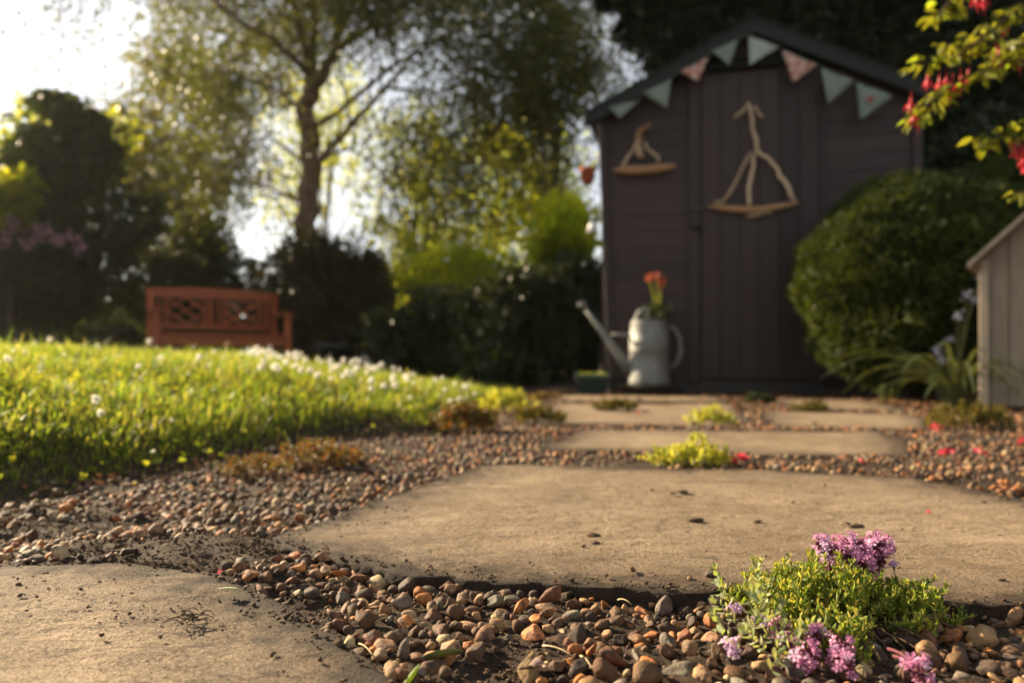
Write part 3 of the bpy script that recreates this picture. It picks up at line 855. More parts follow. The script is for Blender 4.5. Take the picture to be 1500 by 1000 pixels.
def build_shed():
    sh = add('garden_shed', None, None, None, SH_O, (0, 0, SH_A), label='tall dark brown wooden garden shed with a gabled roof and bunting', cat='shed')
    rr = random.Random(4)
    D0, D1 = .60, 1.255          # door opening
    DT = 1.885
    def board(u0, u1, z0, z1, lean=.012):
        def lim(z, side):
            if z <= EAVE: return (max(u0, left_u(z)) if side == 0 else min(u1, SW))
            half = (PEAK - z) / (PEAK - EAVE) * SW / 2
            return max(u0, SW / 2 - half) if side == 0 else min(u1, SW / 2 + half)
        a0, b0, a1, b1 = lim(z0, 0), lim(z0, 1), lim(z1, 0), lim(z1, 1)
        if b0 - a0 < .02 or b1 - a1 < -.001: return
        j = rr.uniform(-.0008, .0008)
        v = [(a0, -.0125 + j, z0), (b0, -.0125 + j, z0), (b1, -.0085 + j, z1), (a1, -.0085 + j, z1), (a0, .004, z0), (b0, .004, z0), (b1, .004, z1), (a1, .004, z1)]
        mb = MB().put(v, [(0, 1, 2, 3), (4, 7, 6, 5), (0, 4, 5, 1), (1, 5, 6, 2), (2, 6, 7, 3), (3, 7, 4, 0)])
        add('cladding_board', mb.mesh('cladding_board'), M['shed'], sh)
    z = .075
    while z < PEAK - .03:
        h = .099
        z1 = min(z + h - .0008, PEAK - .01)
        if z1 < DT + .02:
            board(0.0, D0 - .075, z, z1); board(D1 + .03, SW, z, z1)
        elif z < DT + .02:
            board(0.0, D0 - .075, z, z1); board(D1 + .03, SW, z, z1)
        else:
            board(0.0, SW, z, z1)
        z += h
    # inner wall behind the cladding
    mb = MB().prism([(left_u(0) + .01, .06), (SW - .01, .06), (SW - .01, EAVE - .01), (SW / 2, PEAK - .02), (.01, EAVE - .01)], .006, .03)
    add('front_wall', mb.mesh('front_wall'), M['shed'], sh)
    for u0, u1 in ((.0, .03), (SW - .03, SW)):
        mb = MB().box(u0 + .004, u1 - .004, .031, 1.22, .06, EAVE - .015)
        add('side_wall', mb.mesh('side_wall'), M['shed'], sh)
    add('back_wall', MB().box(.03, SW - .03, 1.19, 1.215, .06, EAVE - .02).mesh('back_wall'), M['shed'], sh)
    # corner boards
    v = [(left_u(.06) - .012, .06), (left_u(.06) + .035, .06), (left_u(EAVE) + .035, EAVE), (left_u(EAVE) - .012, EAVE - .015)]
    add('corner_board', bevelled(MB().prism(v, -.036, -.0215), 'corner_board', .003), M['shed_v'], sh)
    add('corner_board', bevelled(MB().box(SW - .035, SW + .012, -.036, -.0215, .06, EAVE - .015), 'corner_board', .003), M['shed_v'], sh)
    # door frame, lintel, door
    add('door_post', bevelled(MB().box(D0 - .073, D0 - .006, -.032, -.004, .06, DT), 'door_post', .003), M['shed_v'], sh)
    add('door_post', bevelled(MB().box(D1 + .003, D1 + .028, -.028, -.004, .06, DT), 'door_post', .003), M['shed_v'], sh)
    add('lintel', bevelled(MB().box(D0 - .11, D1 + .07, -.05, -.0225, DT + .003, DT + .042), 'lintel', .004), M['felt'], sh)
    dr = add('door', MB().box(D0, D1, -.012, .003, .085, DT - .008).mesh('door'), M['shed_v'], sh)
    np_ = 6; wdt = (D1 - D0) / np_
    for k in range(np_):
        j = rr.uniform(-.002, .002)
        add('plank', bevelled(MB().box(D0 + k * wdt + .0015, D0 + (k + 1) * wdt - .0015, -.025 + j, -.0125, .082, DT - .012), 'plank', .002), M['shed_v'], dr)
    hu, hz = to_shed(1019, 306, -.03)
    add('hasp', bevelled(MB().box(hu - .06, hu + .075, -.042, -.0335, hz - .012, hz + .012), 'hasp', .003), M['iron'], dr)
    ku, kz = to_shed(1020, 332, -.03)
    mb = MB(); mb.lathe([(.0, -.018), (.02, -.016), (.027, 0), (.02, .018), (.0, .02)], 14)
    kb = mb.mesh('padlock', True)
    add('padlock', kb, M['iron'], dr, (ku, -.050, kz))
    # plinth
    add('plinth', MB().box(.06, SW - .02, .01, 1.2, -.03, .062).mesh('plinth'), M['iron'], sh)
    # roof: two felted boards and two barge boards
    ang = math.atan2(PEAK - EAVE, SW / 2)
    for sgn in (-1, 1):
        e = SW / 2 + sgn * (SW / 2 + .075)
        ze = roof_z(SW / 2) - (SW / 2 + .075) * math.tan(ang)
        pl = [(e, ze + .012), (SW / 2, PEAK + .012), (SW / 2, PEAK + .042), (e, ze + .042)]
        if sgn > 0: pl = [pl[1], pl[0], pl[3], pl[2]]
        add('roof_panel', MB().prism(pl, -.105, 1.32).mesh('roof_panel'), M['felt'], sh)
        pb = [(e - sgn * .002, ze - .055), (SW / 2, PEAK - .060), (SW / 2, PEAK + .010), (e - sgn * .002, ze + .010)]
        if sgn > 0: pb = [pb[1], pb[0], pb[3], pb[2]]
        add('barge_board', MB().prism(pb, -.112, -.088).mesh('barge_board'), M['barge'], sh)
    return sh
shed = build_shed()

# bunting ----------------------------------------------------------
def build_bunting():
    bt = add('bunting', None, None, None, SH_O, (0, 0, SH_A), label='string of pale green and pink cloth pennants under the shed gable', cat='bunting')
    gm = thin('pale_green_cloth', (.20, .25, .21), (.30, .36, .31), .2, 30, .8)
    wm = thin('pale_mint_cloth', (.36, .42, .38), (.46, .52, .48), .2, 30, .8)
    pm = None
    m, n, out = mat('pink_floral_cloth')
    a = noise(n, 55, 3)
    bsdf(n, out, ramp(n, a, [(.38, (.36, .11, .09)), (.5, (.46, .22, .18)), (.58, (.55, .5, .42))]), .85, .2); pm = m
    pens = [((892, 157), (936, 148), (908, 173), gm), ((942, 137), (983, 116), (977, 159), gm), ((997, 105), (1038, 84), (1022, 120), pm), ((1043, 75), (1082, 58), (1068, 96), gm),
            ((1097, 53), (1141, 69), (1098, 96), wm), ((1146, 74), (1196, 95), (1162, 122), pm), ((1203, 100), (1251, 118), (1213, 154), gm), ((1255, 121), (1309, 141), (1260, 176), gm)]
    hang = []
    for k, (a, b, c, mm) in enumerate(pens):
        w = -.125
        A, B, Cc = (np.array(to_shed(*q, w)) for q in (a, b, c))
        rows = 6; V = []; f = []
        ph = k * 1.7
        for i in range(rows + 1):
            t = i / rows
            l, rgt = A + (Cc - A) * t, B + (Cc - B) * t
            for j in range(5):
                q = l + (rgt - l) * j / 4
                V.append((q[0], w + .012 * math.sin(ph + j * 1.1) * t + .004 * math.sin(j * 2.2 + ph), q[1]))
        for i in range(rows):
            for j in range(4):
                f.append((i * 5 + j, (i + 1) * 5 + j, (i + 1) * 5 + j + 1, i * 5 + j + 1))
        me = MB().put(V, f).mesh('pennant', True)
        o = add('pennant', me, mm, bt)
        if mm is pm: o['label'] = 'pink flowered pennant' + (' left of the peak' if k < 4 else ' right of the peak')
        md = o.modifiers.new('cloth', 'SOLIDIFY'); md.thickness = .0015
        hang += [A, B]
        if k == 7:                                        # small red patch on the last pennant
            o['label'] = 'green pennant with a small red motif'
            cu = (A + B + Cc) / 3
            th = np.linspace(0, 2 * np.pi, 15)[:-1]
            hx = .020 * (np.sin(th) ** 3); hy_ = .020 * (.8125 * np.cos(th) - .3125 * np.cos(2 * th) - .125 * np.cos(3 * th))
            V = [(cu[0], w - .011, cu[1] + .0)] + [(cu[0] + p_, w - .011, cu[1] + q_) for p_, q_ in zip(hx, hy_)]
            he = add('motif', MB().put(V, [(0, 1 + (i + 1) % 14, 1 + i) for i in range(14)]).mesh('motif'), thin('red_felt', (.30, .04, .03), (.36, .06, .05), .1), o)
            md = he.modifiers.new('cloth', 'SOLIDIFY'); md.thickness = .002
    pts = np.array([(q[0], -.124, q[1] + .004) for q in hang])
    add('cord', MB().tube(pts, .004, 5).mesh('cord'), M['rope'], bt)
build_bunting()

# driftwood boats ----------------------------------------------------
def stick(parent, name, pxs, r0, r1, mat_, w=-.05, bend=0.0):
    pts = []
    for q in pxs:
        u, z = to_shed(q[0], q[1], w); pts.append((u, w + (q[2] if len(q) > 2 else 0), z))
    pts = np.array(pts)
    if len(pts) == 2:
        t = np.linspace(0, 1, 6)[:, None]; pts = pts[0] + (pts[1] - pts[0]) * t
    else:
        tt = np.linspace(0, len(pts) - 1, 10); pts = np.stack([np.interp(tt, np.arange(len(pts)), pts[:, i]) for i in range(3)], 1)
    rj = np.random.default_rng(int(pxs[0][0] * 7 + pxs[0][1]))
    pts[1:-1] += rj.normal(0, .006, pts[1:-1].shape)
    rad = .82 * np.linspace(r0, r1, len(pts)) * rj.uniform(.82, 1.15, len(pts))
    rad[0] *= .6; rad[-1] *= .55
    return add(name, MB().tube(pts, rad, 8).mesh(name, True), mat_, parent)
def hull(parent, a, b, thick, mat_, sag=0.0, w=-.05, prof=None):
    A, B = np.array(to_shed(*a, w)), np.array(to_shed(*b, w))
    n = 12; pts = []; rad = []
    for i in range(n):
        t = i / (n - 1)
        q = A + (B - A) * t
        pts.append((q[0], w, q[1] - sag * math.sin(math.pi * t)))
        rad.append(thick * (max(.12, math.sin(math.pi * min(1, max(0, t * .96 + .02))) ** .55)) * (1 + .12 * math.sin(t * 9)))
    return add('hull', MB().tube(pts, rad, 8).mesh('hull', True), mat_, parent)
def boats():
    b = add('driftwood_boat', None, None, None, SH_O, (0, 0, SH_A), label='small driftwood boat hung on the shed boards left of the door', cat='wall decoration', group='driftwood boats on the shed front')
    hull(b, (899, 249), (991, 243), .030, M['drift_dark'], .012)
    stick(b, 'mast', [(938, 232), (936, 215), (934, 200)], .026, .020, M['drift'])
    stick(b, 'stay', [(911, 244), (929, 212)], .011, .009, M['drift'], -.052)
    stick(b, 'stay', [(966, 237), (954, 223), (943, 208)], .012, .009, M['drift'], -.052)
    stick(b, 'pennant_stick', [(933, 203), (937, 192), (945, 187), (954, 182)], .022, .009, M['drift_dark'], -.054)
    c = add('driftwood_boat', None, None, None, SH_O, (0, 0, SH_A), label='large driftwood boat with a tall twig mast hung on the shed door', cat='wall decoration', group='driftwood boats on the shed front')
    hull(c, (1038, 302), (1170, 297), .021, M['drift_dark'], .03)
    stick(c, 'keel', [(1094, 318), (1131, 311)], .017, .012, M['drift'], -.052)
    stick(c, 'stay', [(1046, 296), (1058, 298), (1066, 285), (1085, 253), (1101, 222)], .014, .011, M['drift'], -.054)
    stick(c, 'stay', [(1096, 302), (1099, 268), (1105, 226)], .014, .012, M['drift'], -.056)
    stick(c, 'stay', [(1166, 297), (1150, 265), (1133, 240), (1108, 219)], .015, .012, M['drift'], -.054)
    stick(c, 'mast', [(1108, 228), (1108, 203), (1102, 188), (1097, 152)], .017, .011, M['drift'], -.058)
    stick(c, 'yard', [(1096, 152), (1086, 166), (1075, 176)], .009, .008, M['drift'], -.062)
    stick(c, 'yard', [(1097, 152), (1108, 162), (1118, 174)], .009, .007, M['drift'], -.062)
boats()

# watering can ------------------------------------------------------
def watering_can():
    stn = P(950, 563, 4.34)
    mb = MB(); v, f = ICO[2]
    rr = np.random.default_rng(2)
    vv = v * (1 + .05 * rr.uniform(-1, 1, len(v)))[:, None] * (.19, .13, .030)
    vv[:, 2] = np.minimum(vv[:, 2], .016)
    add('stepping_stone', mb.put(vv, f).mesh('stepping_stone', True), M['slab'], None, (stn[0], 4.34, stn[2] - .017), label='low dark stone under the watering can', cat='stone')
    c = P(951, 563, 4.34)
    wc = add('watering_can', None, None, None, c, (0, 0, 0), label='grey galvanised watering can holding orange flowers beside the shed', cat='watering can')
    s = 4.34 / F
    R0 = 29 * s; H = 98 * s
    prof = [(0, 0), (R0 * .99, 0), (R0 * 1.03, .006), (R0 * 1.0, .02), (R0 * .99, H * .35)]
    for t in (.52, .58, .64):
        prof += [(R0 * .985, H * (t - .012)), (R0 * 1.03, H * t), (R0 * .985, H * (t + .012))]
    prof += [(R0 * .96, H * .80), (R0 * .90, H * .93), (R0 * .91, H * .95), (R0 * .86, H * .95), (R0 * .86, H * .80), (0, H * .78)]
    add('body', MB().lathe(prof, 36).mesh('body', True), M['zinc'], wc)
    q = lambda px, py, y=0.0: ((px - 951) * s, y, (563 - py) * s)
    add('spout', MB().tube([q(926, 548), q(905, 517), q(880, 482), q(856, 450)], [.030, .022, .016, .012], 12).mesh('spout', True), M['zinc'], wc)
    add('rose', MB().tube([q(859, 454), q(853, 446), q(850, 442)], [.013, .022, .024], 14).mesh('rose', True), M['zinc'], wc)
    add('brace', MB().tube([q(896, 490), q(928, 491)], .009, 8).mesh('brace', True), M['zinc'], wc)
    add('top_handle', MB().tube([q(926, 492), q(929, 475), q(936, 458), q(944, 452), q(950, 460), q(953, 472)], [.014, .014, .015, .015, .013, .012], 8).mesh('top_handle', True), M['zinc'], wc)
    add('side_handle', MB().tube([q(975, 478), q(988, 481), q(996, 496), q(997, 515), q(991, 532), q(978, 541)], .012, 8).mesh('side_handle', True), M['zinc'], wc)
    # orange flowers standing in the can
    r = np.random.default_rng(8)
    fl = add('flowering_plant', None, None, None, (c[0], c[1], c[2]), label='orange flower with feathery leaves growing out of the watering can', cat='plant')
    pts = np.array([q(964 + r.normal(0, 7), 478 - r.uniform(0, 28), r.normal(0, .04)) for _ in range(420)])
    a = r.normal(size=(420, 3)) + (0, 0, .9)
    v, f = leaf_quads(pts, a, r.uniform(.03, .07, 420), .010, r)
    add('foliage', np_mesh('foliage', v, f), LM['fern'], fl)
    om = thin('orange_petals', (.42, .07, .015), (.58, .13, .025), .2)
    for (x1, y1, x0) in ((962, 405, 964), (951, 408, 962), (969, 415, 966)):
        add('stem', MB().tube(bez(q(x0, 480), q(x0 - 1, 440), q(x1, y1 + 4), 6), .004, 5).mesh('stem'), LM['mid'], fl)
        n = 26
        p0 = np.tile(q(x1, y1), (n, 1)) + r.normal(0, .012, (n, 3))
        v, f = leaf_quads(p0, r.normal(size=(n, 3)) + (0, 0, .2), r.uniform(.016, .028, n), .015, r)
        add('flower', np_mesh('flower', v, f), om, fl)
watering_can()

def trough():
    c = P(868, 579, 4.25)
    c[2] = 0
    t = add('planter_trough', None, None, None, (c[0], 4.28, .0), (0, 0, R(-6)), label='small dark green planter trough beside the shed corner', cat='planter')
    w, h = .085, .105
    mb = MB()
    v = [(-w * .8, -.09, 0), (w * .8, -.09, 0), (w * .8, .09, 0), (-w * .8, .09, 0), (-w, -.11, h), (w, -.11, h), (w, .11, h), (-w, .11, h)]
    mb.put(v, [(0, 3, 2, 1), (0, 1, 5, 4), (1, 2, 6, 5), (2, 3, 7, 6), (3, 0, 4, 7)])
    mb.box(-w * .96, w * .96, -.105, .105, h - .02, h - .012)
    add('tub', mb.mesh('tub'), M['greenp'], t)
    rim = MB(); rim.box(-w - .012, w + .012, -.122, -.108, h - .014, h + .006); rim.box(-w - .012, w + .012, .108, .122, h - .014, h + .006); rim.box(-w - .012, -w + .002, -.108, .108, h - .014, h + .006); rim.box(w - .002, w + .012, -.108, .108, h - .014, h + .006)
    add('rim', rim.mesh('rim'), plain('pale_green_rim', (.06, .09, .06), (.09, .12, .08), 20), t)
    r = np.random.default_rng(4)
    n = 160
    p = np.stack([r.uniform(-w * .85, w * .85, n), r.uniform(-.09, .09, n), np.full(n, h - .01)], 1)
    v, f = leaf_quads(p, r.normal(size=(n, 3)) * .5 + (0, 0, .9), r.uniform(.012, .03, n), .010, r)
    add('foliage', np_mesh('foliage', v, f), LM['mid'], t)
trough()

def side_ornaments():
    c = P(861, 258, 4.62)
    t = add('hanging_pot', None, None, None, c, label='small terracotta pot hanging off the left side of the shed', cat='pot')
    r0 = .045
    add('pot', MB().lathe([(0, -.05), (r0 * .72, -.05), (r0 * .98, .025), (r0 * 1.12, .026), (r0 * 1.12, .05), (r0 * .95, .05), (r0 * .9, .02), (0, .015)], 18).mesh('pot', True), M['terra'], t)
    add('bracket', MB().tube([(0, 0, .05), (.03, 0, .10), (.085, .0, .10)], .005, 5).mesh('bracket'), M['iron'], t)
    c = P(868, 333, 4.62)
    t = add('wall_lamp', None, None, None, c, label='small white lamp on the left side of the shed', cat='lamp')
    add('lamp_shade', MB().lathe([(.0, .035), (.018, .03), (.036, -.03), (.030, -.032), (.0, -.01)], 16).mesh('lamp_shade', True), M['white'], t)
    add('bracket', MB().tube([(0, 0, .034), (.02, 0, .055), (.075, 0, .055)], .006, 6).mesh('bracket'), M['iron'], t)
side_ornaments()

# ------------------------------------------------------------------ bench
def bench():
    L = np.array((-3.50, 7.20)); Rr = np.array((-2.46, 7.86))
    wv = Rr - L; Wd = float(np.linalg.norm(wv)); ang = math.atan2(wv[1], wv[0])
    b = add('garden_bench', None, None, None, (L[0], L[1], 0), (0, 0, ang), label='red brown slatted garden bench on the far side of the lawn', cat='bench')
    def part(name, *bx):
        mb = MB()
        mb.box(*bx)
        return add(name, bevelled(mb, name, .004), M['bench'], b)
    T = .885
    for u in (0, Wd - .055):
        part('back_post', u, u + .055, -.028, .028, 0, T - .02)
        part('front_leg', u, u + .055, -.53, -.475, 0, .64)
        part('arm', u - .012, u + .067, -.57, .0 - .03, .642, .672)
        part('side_rail', u + .012, u + .043, -.474, -.029, .36, .42)
    # curved top rail
    n = 14; up, lo = [], []
    for i in range(n + 1):
        t = i / n; u = -.01 + t * (Wd + .02); up.append((u, T + .028 * math.sin(math.pi * t))); lo.append((u, T - .075))
    mb = MB()
    for i in range(n):
        mb.prism([lo[i], lo[i + 1], up[i + 1], up[i]], -.024, .024)
    add('top_rail', mb.mesh('top_rail'), M['bench'], b)
    part('lower_back_rail', .058, Wd - .058, -.02, .02, .50, .555)
    part('apron', .058, Wd - .058, -.515, -.485, .33, .415)
    for k in range(6):
        y = -.51 + k * .083
        part('seat_slat', -.005 if k else .058, Wd + .005 if k else Wd - .058, y - .03, y + .035, .4225, .444) if False else part('seat_slat', .058, Wd - .058, y - .034, y + .034, .4225, .444)
    z0, z1 = .557, T - .077
    def slat(u): part('back_slat', u - .014, u + .014, -.011, .011, z0, z1)
    f = lambda a: Wd * a
    for a in (.085, .47, .53, .915): slat(f(a))
    for a0, a1 in ((.135, .43), (.57, .865)):
        u0, u1 = f(a0), f(a1)
        um, zm = (u0 + u1) / 2, (z0 + z1) / 2
        part('back_slat', u0 - .012, u0 + .012, -.011, .011, z0, z1); part('back_slat', u1 - .012, u1 + .012, -.011, .011, z0, z1)
        segs = [((u0, z0), (u1, z1)), ((u0, z1), (u1, z0)), ((um, z0), (u1, zm)), ((u1, zm), (um, z1)), ((um, z1), (u0, zm)), ((u0, zm), (um, z0))]
        for k, ((a, c), (d, e)) in enumerate(segs):
            dv = np.array((d - a, e - c)); nn = np.array((-dv[1], dv[0])) / np.linalg.norm(dv) * .009
            p = [(a - nn[0], c - nn[1]), (d - nn[0], e - nn[1]), (d + nn[0], e + nn[1]), (a + nn[0], c + nn[1])]
            add('lattice_bar', MB().prism(p, -.010 + k * .0007, .006 + k * .0007).mesh('lattice_bar'), M['bench'], b)
bench()

def dark_planter():
    c = P(492, 510, 7.3)
    t = add('dark_planter', None, None, None, (c[0], c[1], 0), label='wide black planter pot on the lawn right of the bench', cat='planter')
    r0 = 30 * 7.3 / F
    add('pot', MB().lathe([(0, 0), (r0 * .72, 0), (r0 * .95, .30), (r0 * 1.05, .31), (r0 * 1.05, .355), (r0 * .9, .355), (r0 * .88, .3), (0, .29)], 24).mesh('pot', True), M['darkpot'], t)
dark_planter()

# ------------------------------------------------------------------ timber hutch at the right edge
def hutch():
    c = P(1440, 596, 2.85)
    h = add('timber_hutch', None, None, None, (c[0], 2.85, .0), (0, 0, R(-38)), label='weathered pale timber hutch with a sloping roof at the right edge', cat='hutch')
    s = 2.85 / F
    z = lambda py: CH + (HY - py) * s
    zb, ze = .012, z(378)
    Wd = .42; pk = ze + .20
    rl = lambda u: ze + (pk - ze) * min(u, Wd - u) / (Wd / 2)
    bw = Wd / 5
    for k in range(5):
        u0, u1 = k * bw + .0015, (k + 1) * bw - .0015
        pl = [(u0, zb), (u1, zb), (u1, rl(u1))] + ([(Wd / 2, pk)] if u0 < Wd / 2 < u1 else []) + [(u0, rl(u0))]
        add('front_board', bevelled(MB().prism(pl, .0, .014), 'front_board', .002), M['grey_wood'], h)
    add('corner_post', bevelled(MB().box(-.012, .020, -.014, -.0015, zb, ze - .006), 'corner_post', .003), M['grey_wood'], h)
    add('side_wall', MB().box(.001, .015, .016, .42, zb, ze - .01).mesh('side_wall'), M['grey_wood'], h)
    add('side_wall', MB().box(Wd - .015, Wd - .001, .016, .42, zb, ze - .01).mesh('side_wall'), M['grey_wood'], h)
    for sg in (0, 1):
        o = -.045
        pl = [(o, ze + o * (pk - ze) / (Wd / 2) + .003), (Wd / 2, pk + .003), (Wd / 2, pk + .022), (o, ze + o * (pk - ze) / (Wd / 2) + .022)]
        if sg: pl = [(Wd - a, b) for a, b in pl][::-1]
        add('roof_board', MB().prism(pl, -.055, .45).mesh('roof_board'), M['grey_wood'], h)
hutch()

# ------------------------------------------------------------------ trees and shrubs
def birch():
    r = np.random.default_rng(14)
    d = 9.0
    base = P(450, 540, d); base[2] = 0
    root = add('birch_tree', None, None, None, base, label='tall birch tree with a forked pale brown trunk behind the bench', cat='tree')
    mb = MB(); tips = []
    q = lambda px, py, dy=0.0: P(px, py, d + dy) * (1, 1, 1) - base
    def limb(pts, r0, r1, lv):
        pts = np.asarray(pts, float)
        tt = np.linspace(0, len(pts) - 1, 4 * len(pts)); sm = np.stack([np.interp(tt, np.arange(len(pts)), pts[:, i]) for i in range(3)], 1)
        for _ in range(2): sm[1:-1] = (sm[:-2] + 2 * sm[1:-1] + sm[2:]) / 4
        sm[1:-1] += r.normal(0, r0 * .22, sm[1:-1].shape)
        mb.tube(sm, np.linspace(r0, r1, len(sm)), 8 if r0 > .04 else 5)
        if lv > 0:
            k = {3: 7, 2: 6, 1: 5}[lv]
            for _ in range(k):
                t = r.uniform(.35, 1); i = min(len(sm) - 2, int(t * (len(sm) - 1)))
                dr = sm[i + 1] - sm[i]; dr /= np.linalg.norm(dr) + 1e-9
                sd = r.normal(size=3); sd -= dr * (sd @ dr); sd /= np.linalg.norm(sd)
                Ln = {3: 1.7, 2: 1.05, 1: .6}[lv] * r.uniform(.6, 1.2)
                e = sm[i] + (dr * .55 + sd * .8 + (0, 0, .12 if lv > 1 else -.35)) * Ln
                m_ = (sm[i] + e) / 2 + (0, 0, .14 * Ln)
                limb([sm[i], m_, e], (r0 + (r1 - r0) * t) * .5, .006, lv - 1)
        else:
            tips.extend(sm[1::2])
    mb_t = [q(447, 545) * (1, 1, 0), q(447, 420), q(449, 340), q(453, 250), q(452, 190), q(456, 130)]
    mb_t[0][2] = -.05
    limb(mb_t, .145, .105, 0); tips.clear()
    limb([q(456, 132), q(447, 80), q(436, 20), q(425, -60, .3), q(415, -190, .5)], .075, .02, 3)
    limb([q(456, 132), q(484, 90), q(500, 40), q(512, -40, -.3), q(530, -180, -.4)], .08, .02, 3)
    limb([q(457, 128), q(462, 60, .5), q(455, -40, .9), q(470, -200, .8)], .06, .02, 3)
    limb([q(466, 236), q(500, 200), q(545, 150), q(595, 95), q(650, 20, -.4)], .05, .012, 3)
    limb([q(466, 182), q(520, 145, -.3), q(570, 100, -.5), q(640, 60, -.8), q(720, 20, -1)], .04, .01, 3)
    limb([q(447, 165), q(420, 145), q(395, 120, .4), q(350, 60, .8)], .035, .01, 2)
    limb([q(440, 293), q(400, 278), q(345, 262), q(300, 262, -.2)], .030, .008, 2)
    limb([q(455, 110), q(400, 60, -.6), q(330, 20, -1.0), q(270, -60, -1.2)], .045, .01, 3)
    limb([q(487, 80), q(580, 10, .6), q(680, -30, .8), q(760, -40, .8)], .045, .01, 3)
    limb([q(468, 235), q(510, 215, -.3), q(550, 240, -.5), q(585, 300, -.6)], .025, .007, 2)
    limb([q(444, 240), q(400, 200, .3), q(360, 205, .5), q(325, 250, .6)], .025, .007, 2)
    limb([q(560, 130), q(610, 130), q(650, 165), q(680, 215)], .022, .006, 2)
    add('trunk', mb.mesh('trunk', True), M['birch'], root)
    T = np.array(tips)
    T = T[(T[:, 2] > .9)]
    n = 112000
    i = r.integers(0, len(T), n)
    p = T[i] + r.normal(0, .20, (n, 3)) + np.stack([np.zeros(n), np.zeros(n), -np.abs(r.normal(0, .16, n))], 1)
    a = r.normal(size=(n, 3)) + (0, 0, -.6)
    L = r.uniform(.035, .07, n)
    v, f = leaf_quads(p, a, L, L * .7, r, .1)
    add('crown', np_mesh('crown', v, f), LM['birch'], root)
    print('birch tips', len(T))
birch()

TG = 'trees and shrubs at the back of the garden'
bush('olive_tree', 'airy olive green tree top rising left of the birch', 'tree', 270, 190, 11.5, 150, 160, LM['olive'], .085, 60, 204, 1, TG, .26, extra=((180, 300, 110, 110, 20), (330, 90, 110, 90, 18)))
bush('laurel_shrub', 'broad dark evergreen shrub at the far left with sunlit yellowish top', 'shrub', 90, 330, 8.2, 150, 175, LM['dark'], .085, 64, 420, 2, TG, .30, extra=((100, 190, 80, 55, 10), (-60, 330, 90, 150, 24)))
bush('lit_laurel_top', 'yellow green leaves added as the lit top of the dark evergreen shrub', 'shrub', 90, 205, 8.9, 110, 75, LM['mid'], .085, 22, 117, 22, TG, .30)  # paler leaf clumps added to give the laurel its sunlit top
bush('dark_shrub', 'dark leafy shrub directly behind the bench', 'shrub', 270, 400, 9.2, 110, 95, LM['fern'], .075, 40, 420, 3, TG, .32)
bush('brown_shrub', 'rounded brown green shrub at the foot of the birch', 'shrub', 475, 430, 8.4, 118, 95, LM['brown'], .065, 52, 430, 5, TG, .32, extra=((440, 490, 130, 60, 14),))
bush('slender_tree', 'slender young tree with sunlit yellow green leaves right of the birch', 'tree', 635, 330, 10.4, 95, 170, LM['mid'], .07, 66, 75, 6, TG, .24, extra=((560, 360, 60, 60, 8),))
bush('young_tree', 'thin stemmed pale leaved tree between the birch and the shed', 'tree', 610, 210, 11.6, 70, 90, LM['mid'], .07, 30, 70, 7, TG, .26)
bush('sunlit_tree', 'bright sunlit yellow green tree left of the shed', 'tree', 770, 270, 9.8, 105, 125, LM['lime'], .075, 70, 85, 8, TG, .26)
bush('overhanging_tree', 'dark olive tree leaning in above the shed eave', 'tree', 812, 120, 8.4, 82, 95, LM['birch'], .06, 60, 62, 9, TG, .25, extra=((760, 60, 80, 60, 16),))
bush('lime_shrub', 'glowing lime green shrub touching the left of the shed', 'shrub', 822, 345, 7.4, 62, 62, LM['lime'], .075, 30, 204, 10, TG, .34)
bush('green_shrub', 'dark green shrub under the lime green shrub', 'shrub', 838, 460, 6.6, 66, 95, LM['dark'], .065, 44, 420, 11, TG, .34)
bush('low_shrub', 'low dark leafy shrub in the middle of the back border', 'shrub', 640, 490, 7.2, 110, 70, LM['fern'], .075, 44, 300, 12, TG, .32)
bush('loose_shrub', 'loose yellow green shrub in the middle of the back border', 'shrub', 640, 400, 8.6, 80, 70, LM['mid'], .065, 30, 80, 23, TG, .32)
bush('rounded_shrub', 'rounded blackish green shrub left of the watering can spout', 'shrub', 770, 480, 6.3, 108, 88, LM['dark'], .055, 60, 470, 13, TG, .32)
bush('ground_fern', 'leafy fern clump at the foot of the rounded dark shrub', 'fern', 735, 535, 5.9, 55, 32, LM['fern'], .10, 14, 110, 24, TG, .4, stem=False)
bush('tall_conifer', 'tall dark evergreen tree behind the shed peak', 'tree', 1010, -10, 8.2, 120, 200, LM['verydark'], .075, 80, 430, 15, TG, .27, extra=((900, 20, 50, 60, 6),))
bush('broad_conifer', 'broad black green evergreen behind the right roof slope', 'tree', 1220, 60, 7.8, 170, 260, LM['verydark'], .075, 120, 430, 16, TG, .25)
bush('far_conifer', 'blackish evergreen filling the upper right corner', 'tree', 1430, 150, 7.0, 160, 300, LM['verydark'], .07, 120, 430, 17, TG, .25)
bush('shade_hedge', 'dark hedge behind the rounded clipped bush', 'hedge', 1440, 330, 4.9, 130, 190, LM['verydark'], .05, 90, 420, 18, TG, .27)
bush('shade_hedge', 'dark hedge beyond the right edge behind the hutch', 'hedge', 1640, 330, 4.4, 120, 200, LM['verydark'], .05, 60, 400, 19, TG, .27)  # unseen hedge past the frame, added to cut ambient light

